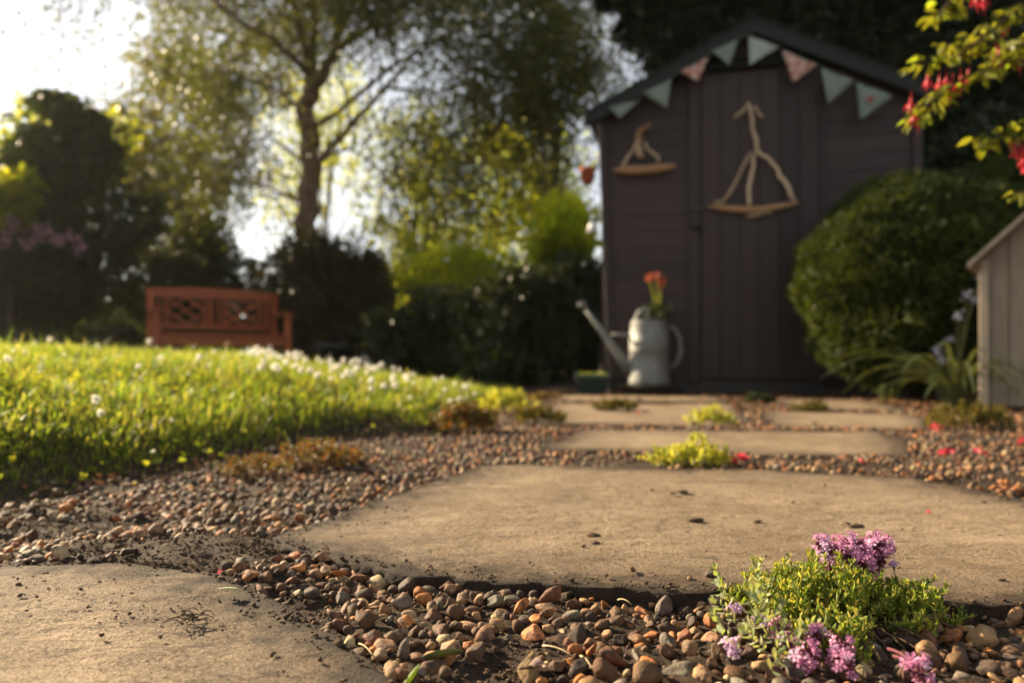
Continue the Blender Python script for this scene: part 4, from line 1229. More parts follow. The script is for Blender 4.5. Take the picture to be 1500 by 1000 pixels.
for k, (px, py, rx, ry, m_, l) in enumerate(((-60, 470, 150, 62, 'dark', 'dark low hedge behind the shrubs at the far left'), (150, 485, 120, 45, 'dark', 'dark low hedge left of the bench'), (275, 490, 90, 45, 'fern', 'leafy hedge seen through the bench slats'),
        (420, 480, 100, 60, 'fern', 'leafy hedge right of the bench'), (570, 470, 90, 70, 'brown', 'brownish hedge behind the middle of the back border'), (700, 460, 90, 80, 'fern', 'dark green hedge at the back right of the border'), (840, 460, 80, 80, 'dark', 'dark hedge showing behind the shed corner'))):
    bush('garden_hedge', l, 'hedge', px, py, 12.5, rx, ry, LM[m_], .11, 40, 260, 50 + k, 'hedges along the back of the garden', .34)
bush('airy_tree', 'sparse bright leaved tree showing behind the birch trunk', 'tree', 470, 215, 13.0, 140, 150, LM['mid'], .075, 70, 75, 61, TG, .22)
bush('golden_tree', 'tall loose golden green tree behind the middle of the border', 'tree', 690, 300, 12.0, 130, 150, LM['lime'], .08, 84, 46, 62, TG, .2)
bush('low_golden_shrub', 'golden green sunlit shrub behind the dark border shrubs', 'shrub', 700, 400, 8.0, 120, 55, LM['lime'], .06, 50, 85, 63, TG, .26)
bush('lit_laurel_patch', 'yellow green leaf clump added as a lit patch of the evergreen at the left edge', 'shrub', 15, 290, 7.3, 60, 45, LM['mid'], .07, 26, 120, 64, TG, .32)  # lighter leaves put in where sun catches the laurel
def flowering_shrub():
    o = bush('flowering_shrub', 'dark shrub with dusky pink flower heads at the far left edge', 'shrub', 45, 410, 7.6, 85, 70, LM['dark'], .07, 30, 340, 20, TG, .34)
    r = np.random.default_rng(9)
    pm = thin('dusky_pink_petals', (.30, .15, .20), (.45, .26, .30), .3)
    c = P(45, 410, 7.6)
    for (px, py) in ((20, 330), (55, 345), (68, 338), (85, 352), (102, 345), (118, 366), (40, 360), (8, 350)):
        q = P(px, py, 7.15) - (c[0], c[1], 0)
        n = 26
        v, f = leaf_quads(q + r.normal(0, .035, (n, 3)), r.normal(size=(n, 3)), r.uniform(.03, .05, n), .035, r)
        add('flower_head', np_mesh('flower_head', v, f), pm, o)
flowering_shrub()

# rounded clipped bush: dense small leaves on a shell with a few lobes
def clipped_bush():
    r = np.random.default_rng(25)
    d = 3.75
    c = P(1345, 420, d); rad = np.array((168, 168, 160)) * d / F
    root = add('clipped_bush', None, None, None, (c[0], c[1], 0), label='large rounded clipped evergreen bush in front of the shed', cat='bush')
    def shell(cc, rr_, n):
        d_ = r.normal(size=(n, 3)); d_ /= np.linalg.norm(d_, axis=1)[:, None]
        lump = 1 + .04 * np.sin(d_[:, 0] * 7 + 1) * np.sin(d_[:, 2] * 6) + .13 * fbm(d_[:, 0] * 6 + d_[:, 1] * 4, d_[:, 2] * 6, 12, 3)
        t = 1 - np.abs(r.normal(0, .05, n)) + .03 * (r.uniform(0, 1, n) < .06)
        p = cc + d_ * (t * lump)[:, None] * rr_
        v, f = leaf_quads(p, d_ * .8 + r.normal(size=(n, 3)) * .6 + (0, 0, .2), r.uniform(.018, .034, n), r.uniform(.012, .020, n), r)
        return v, f
    c2 = P(1480, 345, d + .15)
    v1, f1 = shell(c, rad, 46000); v2, f2 = shell(c2, rad * .72, 22000)
    v = np.concatenate([v1, v2]); f = np.concatenate([f1, f2 + len(v1)])
    v[:, 2] = np.maximum(v[:, 2], .03)
    add('crown', np_mesh('crown', v - (c[0], c[1], 0), f), LM['box'], root)
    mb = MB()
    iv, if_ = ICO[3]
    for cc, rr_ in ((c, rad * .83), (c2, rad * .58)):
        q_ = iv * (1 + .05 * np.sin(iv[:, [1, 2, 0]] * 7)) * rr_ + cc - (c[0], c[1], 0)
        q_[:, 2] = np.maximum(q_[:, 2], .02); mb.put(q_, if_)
    add('dark_core', mb.mesh('dark_core', True), plain('core_shade', (.010, .014, .006), (.02, .024, .01), 40, 1.0, .0), root)  # opaque core added against see-through, the bush's inner shade in its colour
    # twiggy dark inside
    mb = MB()
    for k in range(26):
        dd = r.normal(size=3); dd[2] = abs(dd[2]) * .9; dd /= np.linalg.norm(dd)
        mb.tube(bez((0, 0, -.02), dd * rad * .3 + (0, 0, .25), (c - (c[0], c[1], 0)) + dd * rad * .8, 6), np.linspace(.018, .004, 6), 5)
    add('trunk', mb.mesh('trunk', True), M['bark'], root)
clipped_bush()

# strappy plants
def strappy(name, label, px, py, d, n, Lm, seed, spread=1.0, cat='plant', flowers=()):
    r = np.random.default_rng(seed)
    c = P(px, py, d); c[2] = 0
    root = add(name, None, None, None, c, label=label, cat=cat)
    for k in range(n):
        a = r.uniform(0, 6.28); L = Lm * r.uniform(.6, 1.15); w = .011 * r.uniform(.7, 1.2) * Lm / .45
        dx, dy = math.cos(a), math.sin(a)
        sp = spread * r.uniform(.5, 1.1)
        sp0 = np.array((dx, dy, 0)) * .03
        pts = bez(sp0, sp0 + np.array((dx * L * .35 * sp, dy * L * .35 * sp, L * .75)), sp0 + np.array((dx * L * .95 * sp, dy * L * .95 * sp, L * r.uniform(.05, .6))), 8)
        sd = np.array((-dy, dx, 0)); wd = w * np.array((.7, 1, 1.05, 1, .9, .7, .45, .05))
        nup = np.array((0, 0, w * .35))
        V = np.concatenate([np.stack([p - sd * q, p - nup * (q / w), p + sd * q]) for p, q in zip(pts, wd)])
        f = [(i * 3 + j, i * 3 + j + 1, i * 3 + j + 4, i * 3 + j + 3) for i in range(7) for j in range(2)]
        add('leaf', MB().put(V, f).mesh('leaf', True), LM['strap'], root)
    bm_ = thin('pale_blue_petals', (.20, .23, .36), (.38, .41, .55), .3) if flowers else None
    for (fx, fy) in flowers:
        q = P(fx, fy, d - .05) - c
        add('stem', MB().tube(bez((0, 0, 0), (q[0] * .3, q[1] * .3, q[2] * .7), q, 6), .003, 4).mesh('stem'), LM['strap'], root)
        m = 16
        v, f = leaf_quads(np.tile(q, (m, 1)) + r.normal(0, .008, (m, 3)), r.normal(size=(m, 3)), .015, .009, r)
        add('flower', np_mesh('flower', v, f), bm_, root)
strappy('strappy_plant', 'clump of arching strap leaves with pale blue flowers beside the hutch', 1400, 585, 3.05, 52, .42, 1, 1.15, flowers=((1403, 463), (1425, 440), (1436, 412), (1390, 498), (1380, 528), (1372, 512), (1418, 430), (1400, 545)))
strappy('strappy_plant', 'small tuft of pale strap leaves at the foot of the clipped bush', 1300, 585, 3.5, 9, .16, 2, .8)

# ------------------------------------------------------------------ small mats of sedum and thyme between the slabs
def sprig_arrays(r, L=.026, pairs=7, leaf=.0065, w=.0030, curve=.3, cup=.5):
    """stem with opposite leaf pairs -> (stem mesh arrays, leaves verts, faces)"""
    a0 = r.uniform(0, 6.28)
    top = np.array((math.cos(a0) * L * curve, math.sin(a0) * L * curve, L))
    pts = bez((0, 0, 0), (0, 0, L * .6), top, 6)
    LV, LF, nv = [], [], 0
    for k in range(pairs + 2):
        t = .18 + .82 * min(1, k / pairs)
        p = np.array([np.interp(t * 5, np.arange(6), pts[:, i]) for i in range(3)])
        for s in range(2 if k < pairs else 3):
            a = k * 1.57 + s * 3.1416 * (1 if k < pairs else .667) + r.normal(0, .25)
            el = r.normal(.45 + .6 * t, .18)
            dv = np.array((math.cos(a) * math.cos(el), math.sin(a) * math.cos(el), math.sin(el)))
            sd = np.array((-math.sin(a), math.cos(a), 0)); up = np.cross(dv, sd) * -1
            l = leaf * r.uniform(.75, 1.2) * (1 if k < pairs else .65); ww = w * r.uniform(.8, 1.2) * (1 if k < pairs else .7)
            V = [p, p + dv * l * .35 + sd * ww * .42 + up * ww * cup * .4, p + dv * l * .72 + sd * ww * .5 + up * ww * cup * .5, p + dv * l + up * ww * cup * .2, p + dv * l * .72 - sd * ww * .5 + up * ww * cup * .5, p + dv * l * .35 - sd * ww * .42 + up * ww * cup * .4, p + dv * l * .55]
            LV.append(V); LF.append(np.array([(0, 1, 6), (1, 2, 6), (2, 3, 6), (3, 4, 6), (4, 5, 6), (5, 0, 6)]) + nv); nv += 7
    return pts, np.array(LV).reshape(-1, 3), np.concatenate(LF)

def mat_plant(name, label, cat, px, py, rx, h, mat_, n, seed, leaf=.007, L=.03, zlift=0.0, d=None, group='low mat plants between the slabs', spire=0):
    r = np.random.default_rng(seed)
    c = G(px, py) if d is None else P(px, py, d)
    dd = c[1]; rad = rx * dd / F
    z0 = float(gz(np.array([c[0]]), np.array([dd]), False)[0])
    if float(slab_d(np.array([c[0]]), np.array([dd]))[0]) > 0: z0 = 0.0
    c = np.array((c[0], dd, max(z0, -.012) + zlift))
    mb = MB()
    base = [sprig_arrays(r, L, 6, leaf, leaf * .5) for _ in range(8)]
    for k in range(n):
        a = r.uniform(0, 6.28); t = math.sqrt(r.uniform(0, 1))
        x, y = math.cos(a) * t * rad, math.sin(a) * t * rad * .7
        dome = h * math.sqrt(max(0, 1 - t * t))
        st, v, f = base[k % 8]
        s = r.uniform(.7, 1.2) * (1.6 if (spire and r.uniform() < .15) else 1)
        lean = Euler((r.normal(0, .25) - y / rad * .7, r.normal(0, .25) + x / rad * .7, r.uniform(0, 6.28))).to_matrix()
        mb.put(v @ np.array(lean).T * s + (x, y, max(0, dome - L * .5)), f)
    root = add(name, mb.mesh(name), mat_, None, c, label=label, cat=cat, group=group)
    return root
mat_plant('sedum_mat', 'bright lime yellow sedum at the front of the second slab', 'plant', 1008, 676, 56, .022, LM['sedum'], 130, 1, .008, .022, spire=1)
mat_plant('sedum_mat', 'yellow green sedum cushion at the right tip of the lawn', 'plant', 742, 605, 36, .06, LM['sedum'], 90, 2, .014, .04)
mat_plant('sedum_mat', 'small green sedum cushion just right of the lawn tip', 'plant', 785, 622, 40, .035, LM['moss'], 90, 3, .011, .03)
mat_plant('sedum_mat', 'flat olive mat plant in front of the watering can', 'plant', 905, 601, 30, .02, LM['moss'], 60, 4, .014, .03)
mat_plant('sedum_mat', 'green mat plant at the right end of the third slab', 'plant', 1040, 622, 28, .032, LM['sedum'], 60, 5, .012, .03)
mat_plant('sedum_mat', 'tiny mat plant with a pink flower before the clipped bush', 'plant', 1188, 602, 24, .02, LM['moss'], 40, 6, .014, .03)
mat_plant('sedum_mat', 'olive and rust mat plant at the foot of the hutch', 'plant', 1420, 628, 62, .045, LM['moss'], 130, 7, .013, .035)
mat_plant('sedum_mat', 'dark mat plant at the foot of the shed door', 'plant', 1110, 588, 26, .025, LM['fern'], 50, 8, .014, .03)
mat_plant('red_sedum', 'reddish sedum clump at the lawn edge beside the gravel', 'plant', 682, 634, 44, .055, LM['red_sedum'], 120, 9, .012, .035, group='reddish sedum clumps on the lawn edge')
mat_plant('red_sedum', 'reddish sprawling sedum left of centre where lawn meets gravel', 'plant', 465, 680, 62, .03, LM['red_sedum'], 150, 10, .007, .028, group='reddish sedum clumps on the lawn edge')
mat_plant('red_sedum', 'thin reddish sedum low on the grass bank further left', 'plant', 375, 690, 48, .022, LM['red_sedum'], 80, 11, .006, .025, group='reddish sedum clumps on the lawn edge')
mat_plant('red_sedum', 'rusty sedum patch beside the green trough', 'plant', 795, 584, 26, .02, LM['red_sedum'], 40, 12, .014, .03, group='reddish sedum clumps on the lawn edge')

# ------------------------------------------------------------------ leaf litter strip near the shed (red-brown)
def litter():
    r = np.random.default_rng(71)
    n = 2600
    x = r.uniform(-.1, 2.6, n); y = r.uniform(2.0, 4.6, n)
    ok = (slab_d(x, y) < .03) & (r.uniform(0, 1, n) < np.clip((y - 1.9) / 2, .1, 1)) & (sdist(x, y, LAWN) < 0)
    x, y = x[ok], y[ok]; m = len(x)
    p = np.stack([x, y, np.maximum(gz(x, y, False), np.where(slab_d(x, y) > 0, .003, -1)) + .008], 1)
    v, f = leaf_quads(p, r.normal(size=(m, 3)) * (1, 1, .25), r.uniform(.015, .04, m), .016, r)
    add('leaf_litter', np_mesh('leaf_litter', v, f), leaf_mat('dry_leaf_litter', [(.09, .035, .016), (.16, .07, .03), (.07, .04, .02)], .2, .8), kind='stuff', label='dry red brown leaf litter in front of the shed')
litter()

# ------------------------------------------------------------------ fuchsia at the upper right
def fuchsia():
    r = np.random.default_rng(44)
    d = 1.72
    s = d / F
    base = np.array((1.62, 1.95, 0.0))
    root = add('fuchsia_bush', None, None, None, base, label='fuchsia with hanging red flowers arching in at the upper right', cat='shrub')
    q = lambda px, py, dd=0.0: P(px, py, d + dd) - base
    mb = MB()
    nodes = []
    def cane(pts, r0, r1):
        pts = np.array(pts); tt = np.linspace(0, len(pts) - 1, 5 * len(pts))
        sm = np.stack([np.interp(tt, np.arange(len(pts)), pts[:, i]) for i in range(3)], 1)
        for _ in range(3): sm[1:-1] = (sm[:-2] + 2 * sm[1:-1] + sm[2:]) / 4
        mb.tube(sm, np.linspace(r0, r1, len(sm)), 6)
        return sm
    trunk = cane([(0, 0, -.03), (-.02, 0, .5), (-.03, -.02, 1.0), (-.05, -.05, 1.35)], .022, .012)
    c1 = cane([(-.03, -.02, .95), q(1620, 20, .05), q(1520, -10), q(1440, 55), q(1390, 90), q(1345, 95)], .007, .0015)
    c2 = cane([(-.03, -.02, .8), q(1640, 60), q(1540, 60, -.05), q(1470, 95, -.05), q(1400, 120, -.03), q(1352, 160), q(1345, 180)], .006, .0015)
    c3 = cane([(-.02, 0, .55), q(1640, 150, -.1), q(1550, 170, -.1), q(1500, 185, -.1), q(1455, 205, -.08), q(1430, 212, -.08)], .006, .0015)
    c4 = cane([(-.04, -.03, 1.1), q(1640, -60, .1), q(1500, -60, .1), q(1420, -30, .1), q(1380, 15, .1), q(1375, 30, .1)], .006, .0015)
    c5 = cane([(-.02, 0, .45), q(1640, 250, -.1), q(1540, 270, -.12), q(1492, 285, -.1)], .005, .0015)
    c6 = cane([(-.04, -.03, 1.0), q(1640, -20, .0), q(1540, 15, .02), q(1470, 30, .02), q(1420, 70, .02), q(1385, 65, .02)], .006, .0015)
    c7 = cane([(-.03, -.02, .9), q(1640, 40, -.1), q(1560, 20, -.12), q(1510, 60, -.12), q(1470, 75, -.1), q(1440, 110, -.08)], .006, .0015)
    add('branch', mb.mesh('branch', True), M['twig'], root)
    lms = []
    for k in range(6):
        V = []; f = []
        rows = 6
        for i in range(rows + 1):
            t = i / rows; w = .24 * math.sin(math.pi * t ** .8) ** .9 if 0 < t < 1 else 0.012
            zc = -.22 * t * t + .03 * math.sin(k + t * 5)
            V += [(t, -w, zc + w * .35), (t, 0, zc), (t, w, zc + w * .35)]
        for i in range(rows):
            for j in range(2): f.append((i * 3 + j, (i + 1) * 3 + j, (i + 1) * 3 + j + 1, i * 3 + j + 1))
        me = MB().put(V, f).mesh('leaf', True); me.materials.append(LM['fuchsia'] if k else LM['mid']); lms.append(me)
    def leafset(c, step, lo=.35):
        n = len(c)
        for i in range(int(n * lo), n, step):
            for sd in (0, 1, 2, 3):
                a = r.uniform(0, 6.28)
                p = c[i] + r.normal(0, .004, 3)
                off = np.array((math.cos(a), math.sin(a) * .8, r.uniform(-.4, .5))) * r.uniform(.004, .045)
                if r.uniform() < .15: continue
                o = add('leaf', lms[r.integers(0, 6)], None, root, p + off * .6, (r.normal(0, .7), r.uniform(-.2, .9), a), r.uniform(.018, .038))
    for c, st, lo in ((c1, 1, .40), (c2, 1, .40), (c3, 1, .42), (c4, 1, .42), (c5, 1, .5), (c6, 1, .42), (c7, 1, .45)):
        leafset(c, st, lo)
    # hanging flower: red tube and sepals
    mb2 = MB()
    mb2.tube([(0, 0, 0), (.0005, 0, -.010), (.001, 0, -.017)], .0006, 4)
    mb2.lathe([(.0012, -.016), (.0026, -.019), (.0024, -.024), (.003, -.030), (.0046, -.034), (.0052, -.042), (.0040, -.052), (.001, -.058)], 9)
    for k in range(4):
        a = k * 1.571 + .4
        p = np.array((math.cos(a) * .003, math.sin(a) * .003, -.031)); e = p + (math.cos(a) * .012, math.sin(a) * .012, -.022); sd = np.array((-math.sin(a), math.cos(a), 0)) * .0028
        mdl = (p + e) / 2 + (math.cos(a) * .002, math.sin(a) * .002, .003)
        mb2.put([p, mdl + sd, e, mdl - sd], [(0, 1, 2), (0, 2, 3)])
    mb2.tube([(0, 0, -.055), (.001, 0, -.072)], .0005, 4)
    fm = mb2.mesh('flower', True)
    fm.materials.append(thin('red_fuchsia_petals', (.50, .018, .03), (.70, .05, .07), .35, 200, .4))
    for (px, py, dd) in ((1376, 108, .0), (1387, 104, 0), (1396, 112, 0), (1408, 105, .02), (1420, 96, .0), (1335, 138, 0), (1343, 156, 0), (1346, 166, .01), (1458, 65, -.05), (1463, 72, -.05), (1494, 78, -.05), (1428, -18, .1), (1440, -15, .05), (1490, 190, -.1), (1494, 206, -.1), (1499, 220, -.1), (1484, 205, -.1), (1360, 104, .03), (1478, 25, .0), (1500, 232, -.08)):
        add('flower', fm, None, root, q(px, py - 4, dd), (r.normal(0, .12), r.normal(0, .12), r.uniform(0, 6)), r.uniform(.75, 1.0))
fuchsia()

# ------------------------------------------------------------------ creeping thyme in the foreground
def thyme():
    r = np.random.default_rng(91)
    c0 = np.array((THYME_C[0], THYME_C[1], -.016))
    root = add('creeping_thyme', None, None, None, c0, label='low mound of creeping thyme with purple flower heads in the gravel', cat='plant')
    RX, RY, HH = .074, .078, .031
    sm = []
    for k in range(12):
        me = MB()
        for b in range(3):
            L = r.uniform(.010, .027)
            pts, v, f = sprig_arrays(r, L, 6, .0058, .0020, r.uniform(.2, .7), .6)
            o_ = np.array((r.normal(0, .004), r.normal(0, .004), 0))
            me.put(v + o_, f); me.tube(pts + o_, .0005, 4)
        m_ = me.mesh('leaf_sprig', True)
        m_.materials.append(LM['thyme']); m_.materials.append(M['twig']) 
        sm.append(m_)
    def place(x, y, z, ax, ay, s, me=None):
        add('leaf_sprig', me or sm[r.integers(0, 12)], None, root, (x, y, z), (ax, ay, r.uniform(0, 6.28)), s)
    n = 0
    while n < 180:
        a = r.uniform(0, 6.283); t = math.sqrt(r.uniform(0, 1)) * (1 + .12 * math.sin(3 * a + 1) + .08 * math.sin(5 * a))
        if t > 1.08: continue
        if math.sin(a) * t < -.25 and math.cos(a) * t > .12 and r.uniform() < .93: continue
        x, y = math.cos(a) * t * RX, math.sin(a) * t * RY
        
        dome = HH * (1 - .12 * math.exp(-((x - .01) ** 2) / .04 ** 2)) * math.sqrt(max(0, 1 - min(1, t) ** 2)) * (.75 + .5 * (vn(np.array([x * 55]), np.array([y * 55]), 5)[0] + .5))
        nx, ny = x / RX, y / RY
        place(x, y, max(.001, dome * (.55 if y < -.02 else 1) - .008), -ny * .75 + r.normal(0, .25), nx * .75 + r.normal(0, .25), r.uniform(.75, 1.2))
        n += 1
    # woody creeping stems
    mb = MB()
    for k in range(34):
        a = r.uniform(0, 6.283); t = r.uniform(.5, 1.05)
        e = np.array((math.cos(a) * t * RX, math.sin(a) * t * RY, r.uniform(.004, .014)))
        mb.tube(bez((r.normal(0, .012), r.normal(0, .01), -.004), e * .5 + (0, 0, .022), e, 7), np.linspace(.0013, .0006, 7), 5)
    add('stem', mb.mesh('stem', True), M['twig'], root)
    # pale sprigs sprawling left
    pale = []
    for k in range(4):
        pts, v, f = sprig_arrays(r, .026, 6, .0075, .0036, .4)
        me = MB().put(v, f).mesh('leaf_sprig', True); me.materials.append(LM['thyme_pale']); pale.append(me)
    for (px, py) in ((1085, 905), (1095, 925), (1078, 935), (1110, 940), (1120, 915), (1090, 950), (1130, 950), (1105, 895), (1120, 880), (1075, 885), (1095, 872), (1150, 905), (1135, 965), (1125, 980), (1140, 930)):
        d = (CH + .002) * F / (py + 14 - HY)
        p = P(px, py + 10, d) - c0
        p[2] = max(p[2], .001)
        place(p[0], p[1], p[2], r.normal(.1, .35), r.normal(-.5, .35), r.uniform(.8, 1.15), pale[r.integers(0, 4)])
    # flower heads
    pt = thin('thyme_petals', (.50, .15, .32), (.74, .38, .56), .35, 300, .6)
    pl_ = thin('pale_thyme_petals', (.60, .38, .58), (.76, .56, .74), .35, 300, .6)
    cx = thin('thyme_calyx', (.09, .018, .03), (.22, .05, .075), .25, 300, .7)
    def floret(m_, op):
        mb = MB()
        mb.tube([(0, 0, 0), (0, 0, .0022), (0, 0, .0040)], [.0004, .0006, .0010], 5, False)
        for k in range(5):
            a = k * 1.2566; ln = .0027 if k else .0033
            d = np.array((math.cos(a), math.sin(a), op)); sd = np.array((-math.sin(a), math.cos(a), 0)) * .00105
            p = np.array((math.cos(a) * .0007, math.sin(a) * .0007, .0038))
            mb.put([p, p + d * ln * .6 + sd, p + d * ln + (0, 0, -.0006), p + d * ln * .6 - sd], [(0, 1, 2), (0, 2, 3)])
        me = mb.mesh('floret', True); me.materials.append(m_); return me
    fls = [floret(pt, .35), floret(pt, .1), floret(pt, .8), floret(pl_, .2)]
    def head(px, py, d, rad, nf, pale_p=.2, stem_to=None):
        c = P(px, py, d) - c0
        mb = MB()
        for k in range(30):
            dv = r.normal(size=3) + (0, 0, -.25); dv /= np.linalg.norm(dv)
            mb.tube([dv * rad * .2, dv * rad * .6, dv * rad * .98], [.0006, .0010, .0003], 5)
        h = add('flower_head', mb.mesh('flower_head', True), cx, root, c)
        for k in range(nf):
            dv = r.normal(size=3) + (-.1, -.25, .45); dv /= np.linalg.norm(dv)
            e = Vector(dv).to_track_quat('Z', 'Y').to_euler()
            fl = fls[3] if r.uniform() < pale_p else fls[r.integers(0, 3)]
            add('floret', fl, None, h, dv * rad * .62, (e.x, e.y, r.uniform(0, 1) + e.z), r.uniform(.85, 1.25))
        b = np.array(stem_to) if stem_to is not None else c * (.8, .8, .3)
        add('stem', MB().tube(bez(b, (b + c) / 2 + (.002, 0, .003), c, 6), np.linspace(.0011, .0008, 6), 5).mesh('stem', True), cx, root)
    for hd in ((1205, 803, .575), (1222, 806, .585), (1245, 800, .570), (1248, 822, .562), (1268, 812, .575), (1288, 808, .565), (1296, 803, .58), (1275, 832, .557), (1230, 815, .565), (1260, 805, .585), (1212, 815, .568), (1290, 822, .562), (1262, 830, .556), (1282, 798, .575)):
        head(hd[0], hd[1] - 6, hd[2], .0064, 12, .3)
    head(1218, 838, .565, .005, 3, 0)
    for hx_, hy_ in ((1147, 922), (1152, 944), (1187, 956), (1197, 930), (1170, 968), (1236, 946), (1241, 975), (1228, 962), (1338, 974), (1347, 986)):
        d = (CH - .004) * F / (hy_ - HY)
        head(hx_, hy_, d, .0048, 9, .10, (P(hx_, hy_, d) - c0) * (.85, 1, 1) + (0, .03, -.002))
    for (px, py, d) in ((1076, 898, .50), (1105, 912, .485), (1070, 948, .45), (1078, 950, .445), (1310, 830, .565)):
        c = P(px, py, d) - c0
        h = add('flower_head', MB().tube([(0, 0, -.006), (0, 0, 0)], [.0005, .0009], 5).mesh('flower_head'), LM['thyme_pale'], root, c)
        for k in range(3):
            add('floret', fls[3], None, h, r.normal(0, .0012, 3), (r.normal(.6, .4), r.normal(0, .5), r.uniform(0, 6)), 1.25)
thyme()

# ------------------------------------------------------------------ small fallen things
def big_leaf(name, label, p, L, Wd, rot, m_, curl=.25, cat='leaf', group=None):
    V, f = [], []
    rows = 10
    for i in range(rows + 1):
        t = i / rows; w = Wd * .5 * (math.sin(math.pi * t) ** .75 if 0 < t < 1 else .03)
        zc = curl * L * (t - .5) ** 2
        V += [(L * (t - .5), -w, zc + w * .5), (L * (t - .5), -w * .5, zc + w * .15), (L * (t - .5), 0, zc), (L * (t - .5), w * .5, zc + w * .15), (L * (t - .5), w, zc + w * .5)]
    for i in range(rows):
        for j in range(4): f.append((i * 5 + j, (i + 1) * 5 + j, (i + 1) * 5 + j + 1, i * 5 + j + 1))
    o = add(name, MB().put(V, f).mesh(name, True), m_, None, p, rot, label=label, cat=cat, group=group)
    md = o.modifiers.new('leaf_thickness', 'SOLIDIFY'); md.thickness = .0004
    return o
gl = leaf_mat('fallen_green_leaf', [(.10, .12, .04), (.13, .14, .05)], .3, .45, clump=90)
big_leaf('fallen_leaf', 'olive green leaf lying on the gravel by the near left slab', G(645, 962, -.006), .030, .0115, (R(-38), R(-6), R(14)), gl, .15)
big_leaf('fallen_leaf', 'bright green leaf tip standing at the bottom edge of the picture', G(602, 996, -.004), .020, .010, (R(-20), R(-50), R(20)), LM['thyme'], .3)
big_leaf('fallen_leaf', 'tiny pale green petal lying on the soil of the near left slab', G(335, 863, .007), .014, .0065, (R(-12), R(4), R(14)), thin('pale_green_petal', (.48, .52, .36), (.6, .62, .46), .3), .2)
big_leaf('fallen_leaf', 'orange dry leaf curled on soil at the front of the largest slab', G(497, 842, -.002), .016, .010, (R(-30), R(12), R(30)), thin('orange_dry_leaf', (.28, .10, .03), (.42, .17, .05), .2), .5)

def dried_bloom():
    r = np.random.default_rng(6)
    p = G(778, 984, -.006)
    o = add('dried_flower', None, None, None, p, (R(-10), R(25), R(70)), label='pale pink withered flower lying on the gravel near the bottom', cat='flower')
    m_ = thin('withered_petals', (.50, .34, .24), (.70, .54, .46), .4, 120, .5)
    for k in range(5):
        a = k * 1.1 - 2.2
        V, f = [], []
        for i in range(7):
            t = i / 6; w = .0032 * math.sin(math.pi * (t * .85 + .1))
            cx_, cy_ = t * .020, math.sin(a) * .004 * t + .0012 * math.sin(t * 6 + k)
            cz = math.cos(a) * .003 * math.sin(math.pi * t) + .003 + .001 * k * t
            V += [(cx_, cy_ - w, cz), (cx_, cy_, cz + w * .8), (cx_, cy_ + w, cz)]
        for i in range(6):
            for j in range(2): f.append((i * 3 + j, (i + 1) * 3 + j, (i + 1) * 3 + j + 1, i * 3 + j + 1))
        add('petal', MB().put(V, f).mesh('petal', True), m_, o)
    add('stem', MB().tube([(0, 0, .003), (-.006, .001, .002), (-.014, .003, .001)], [.0012, .0008, .0006], 6).mesh('stem', True), M['twig'], o)
dried_bloom()

def petals():
    r = np.random.default_rng(15)
    rm = thin('fallen_red_petals', (.50, .015, .03), (.68, .05, .09), .35, 200, .4)
    lab = {(1072, 677): 'dark red fallen fuchsia flower beside the lime sedum', (1371, 634): 'pink red fallen fuchsia flower at the foot of the hutch plants', (1386, 665): 'red fallen fuchsia flower in the gravel behind the largest slab', (1436, 667): 'faded red fallen petal in the right gravel', (1496, 652): 'red fallen flower at the right picture edge', (1478, 622): 'dull red fallen flower below the hutch', (1360, 753): 'tiny red fallen bud on the largest slab', (1262, 676): 'small red fallen petal in the gravel joint behind the largest slab', (932, 606): 'small red fallen flower on the third slab', (1196, 599): 'pink fallen flower on a small mat plant', (323, 841): 'tiny scarlet petal on soil of the near left slab'}
    for (px, py), l in lab.items():
        g = G(px, py)
        sd = float(slab_d(g[:1], g[1:2])[0])
        z = .002 if sd > 0 else max(-.004, float(gz(g[:1], g[1:2], False)[0]) + .008)
        s = {(1072, 677): .034, (1371, 634): .028, (1386, 665): .024, (1360, 753): .006, (323, 841): .005, (1262, 676): .012}.get((px, py), .020)
        n = 7
        p = r.normal(0, s * .12, (n, 3)) * (1, 1, .3) + (0, 0, s * .2)
        v, f = leaf_quads(p, r.normal(size=(n, 3)) * (1, 1, .5), s * r.uniform(.5, .8, n), s * .4, r)
        add('fallen_petal', np_mesh('fallen_petal', v, f), rm, None, (g[0], g[1], z), label=l, cat='petal', group='red fuchsia flowers fallen on the path')
petals()

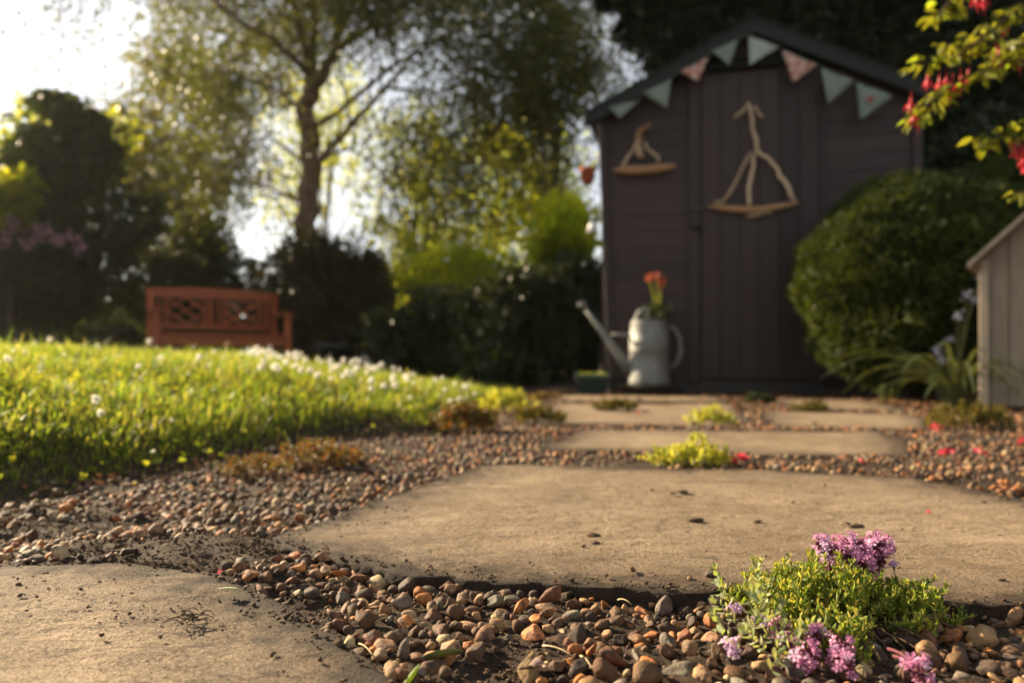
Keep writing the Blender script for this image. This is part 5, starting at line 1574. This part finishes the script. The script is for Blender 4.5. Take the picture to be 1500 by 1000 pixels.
def roots_and_straws():
    r = np.random.default_rng(27)
    g = G(280, 912)
    mb = MB()
    for k in range(16):
        a = r.uniform(0, 6.28); e = np.array((math.cos(a), math.sin(a), 0)) * r.uniform(.008, .024)
        s_ = r.normal(0, .004, 3) * (1, 1, 0)
        mb.tube(bez(s_ + (0, 0, .001), (s_ + e) / 2 + (0, 0, r.uniform(.002, .011)), e + (0, 0, .0012), 7), np.linspace(.0005, .00025, 7), 4)
    add('root_tangle', mb.mesh('root_tangle', True), M['twig'], None, (g[0], g[1], .001), label='tangle of thin dead roots lying on the near left slab', cat='roots')
    st = plain('dry_straw', (.34, .24, .13), (.50, .38, .22), 100, .7)
    for (a, b, l) in (((795, 945), (842, 962), 'straw lying across the gravel near the withered flower'), ((525, 942), (548, 962), 'pale curved straw at the edge of the near left slab'), ((548, 912), (575, 905), 'short pale straw on pebbles near the left slab'), ((905, 878), (925, 885), 'white straw by the front edge of the largest slab'), ((850, 960), (868, 980), 'thin twig lying on bare soil in the near gravel')):
        p, q = G(*a, -.006), G(*b, -.006)
        m = (p + q) / 2 + (0, 0, .004)
        mb = MB().tube(bez(p, m, q, 6) - p, np.linspace(.0007, .0004, 6), 5)
        add('straw', mb.mesh('straw', True), st, None, p, label=l, cat='straw', group='straws on the gravel')
roots_and_straws()

def slab_stone():
    for (px, py, s, t, l) in ((1040, 845, .0052, 3, 'small grey stone sitting on the front of the largest slab'), (925, 835, .0042, 0, 'small brown stone sitting on the largest slab left of the grey one'), (1010, 849, .0036, 1, 'tiny tan stone between two others on the largest slab')):
        g = G(px, py)
        o = add('pebble', PMESH[(px + 3) % 28], None, None, (g[0], g[1], s * .45), (.2, .1, px), s, label=l, cat='pebble', group='pebbles in the gravel of the path')
        o.color = (*TONES[t][1], 1)
slab_stone()
def haze():  # thin volume added for backlit glow, standing in for lens glare
    mb = MB().box(-135, 135, -75, 215, -1.1, 14.0)
    m, n, out = mat('glare_haze')
    v = n.nodes.new('ShaderNodeVolumePrincipled')
    v.inputs['Color'].default_value = (.95, .93, .88, 1); v.inputs['Density'].default_value = HAZE; v.inputs['Anisotropy'].default_value = .55
    n.links.new(v.outputs[0], out.inputs['Volume'])
    add('haze', mb.mesh('haze'), m, kind='stuff', label='thin warm haze volume added in place of lens glare')
HAZE = .0005
haze()
print('tris', sum(len(o.data.polygons) for o in SC.objects if o.type == 'MESH'), 'objects', len(SC.objects))
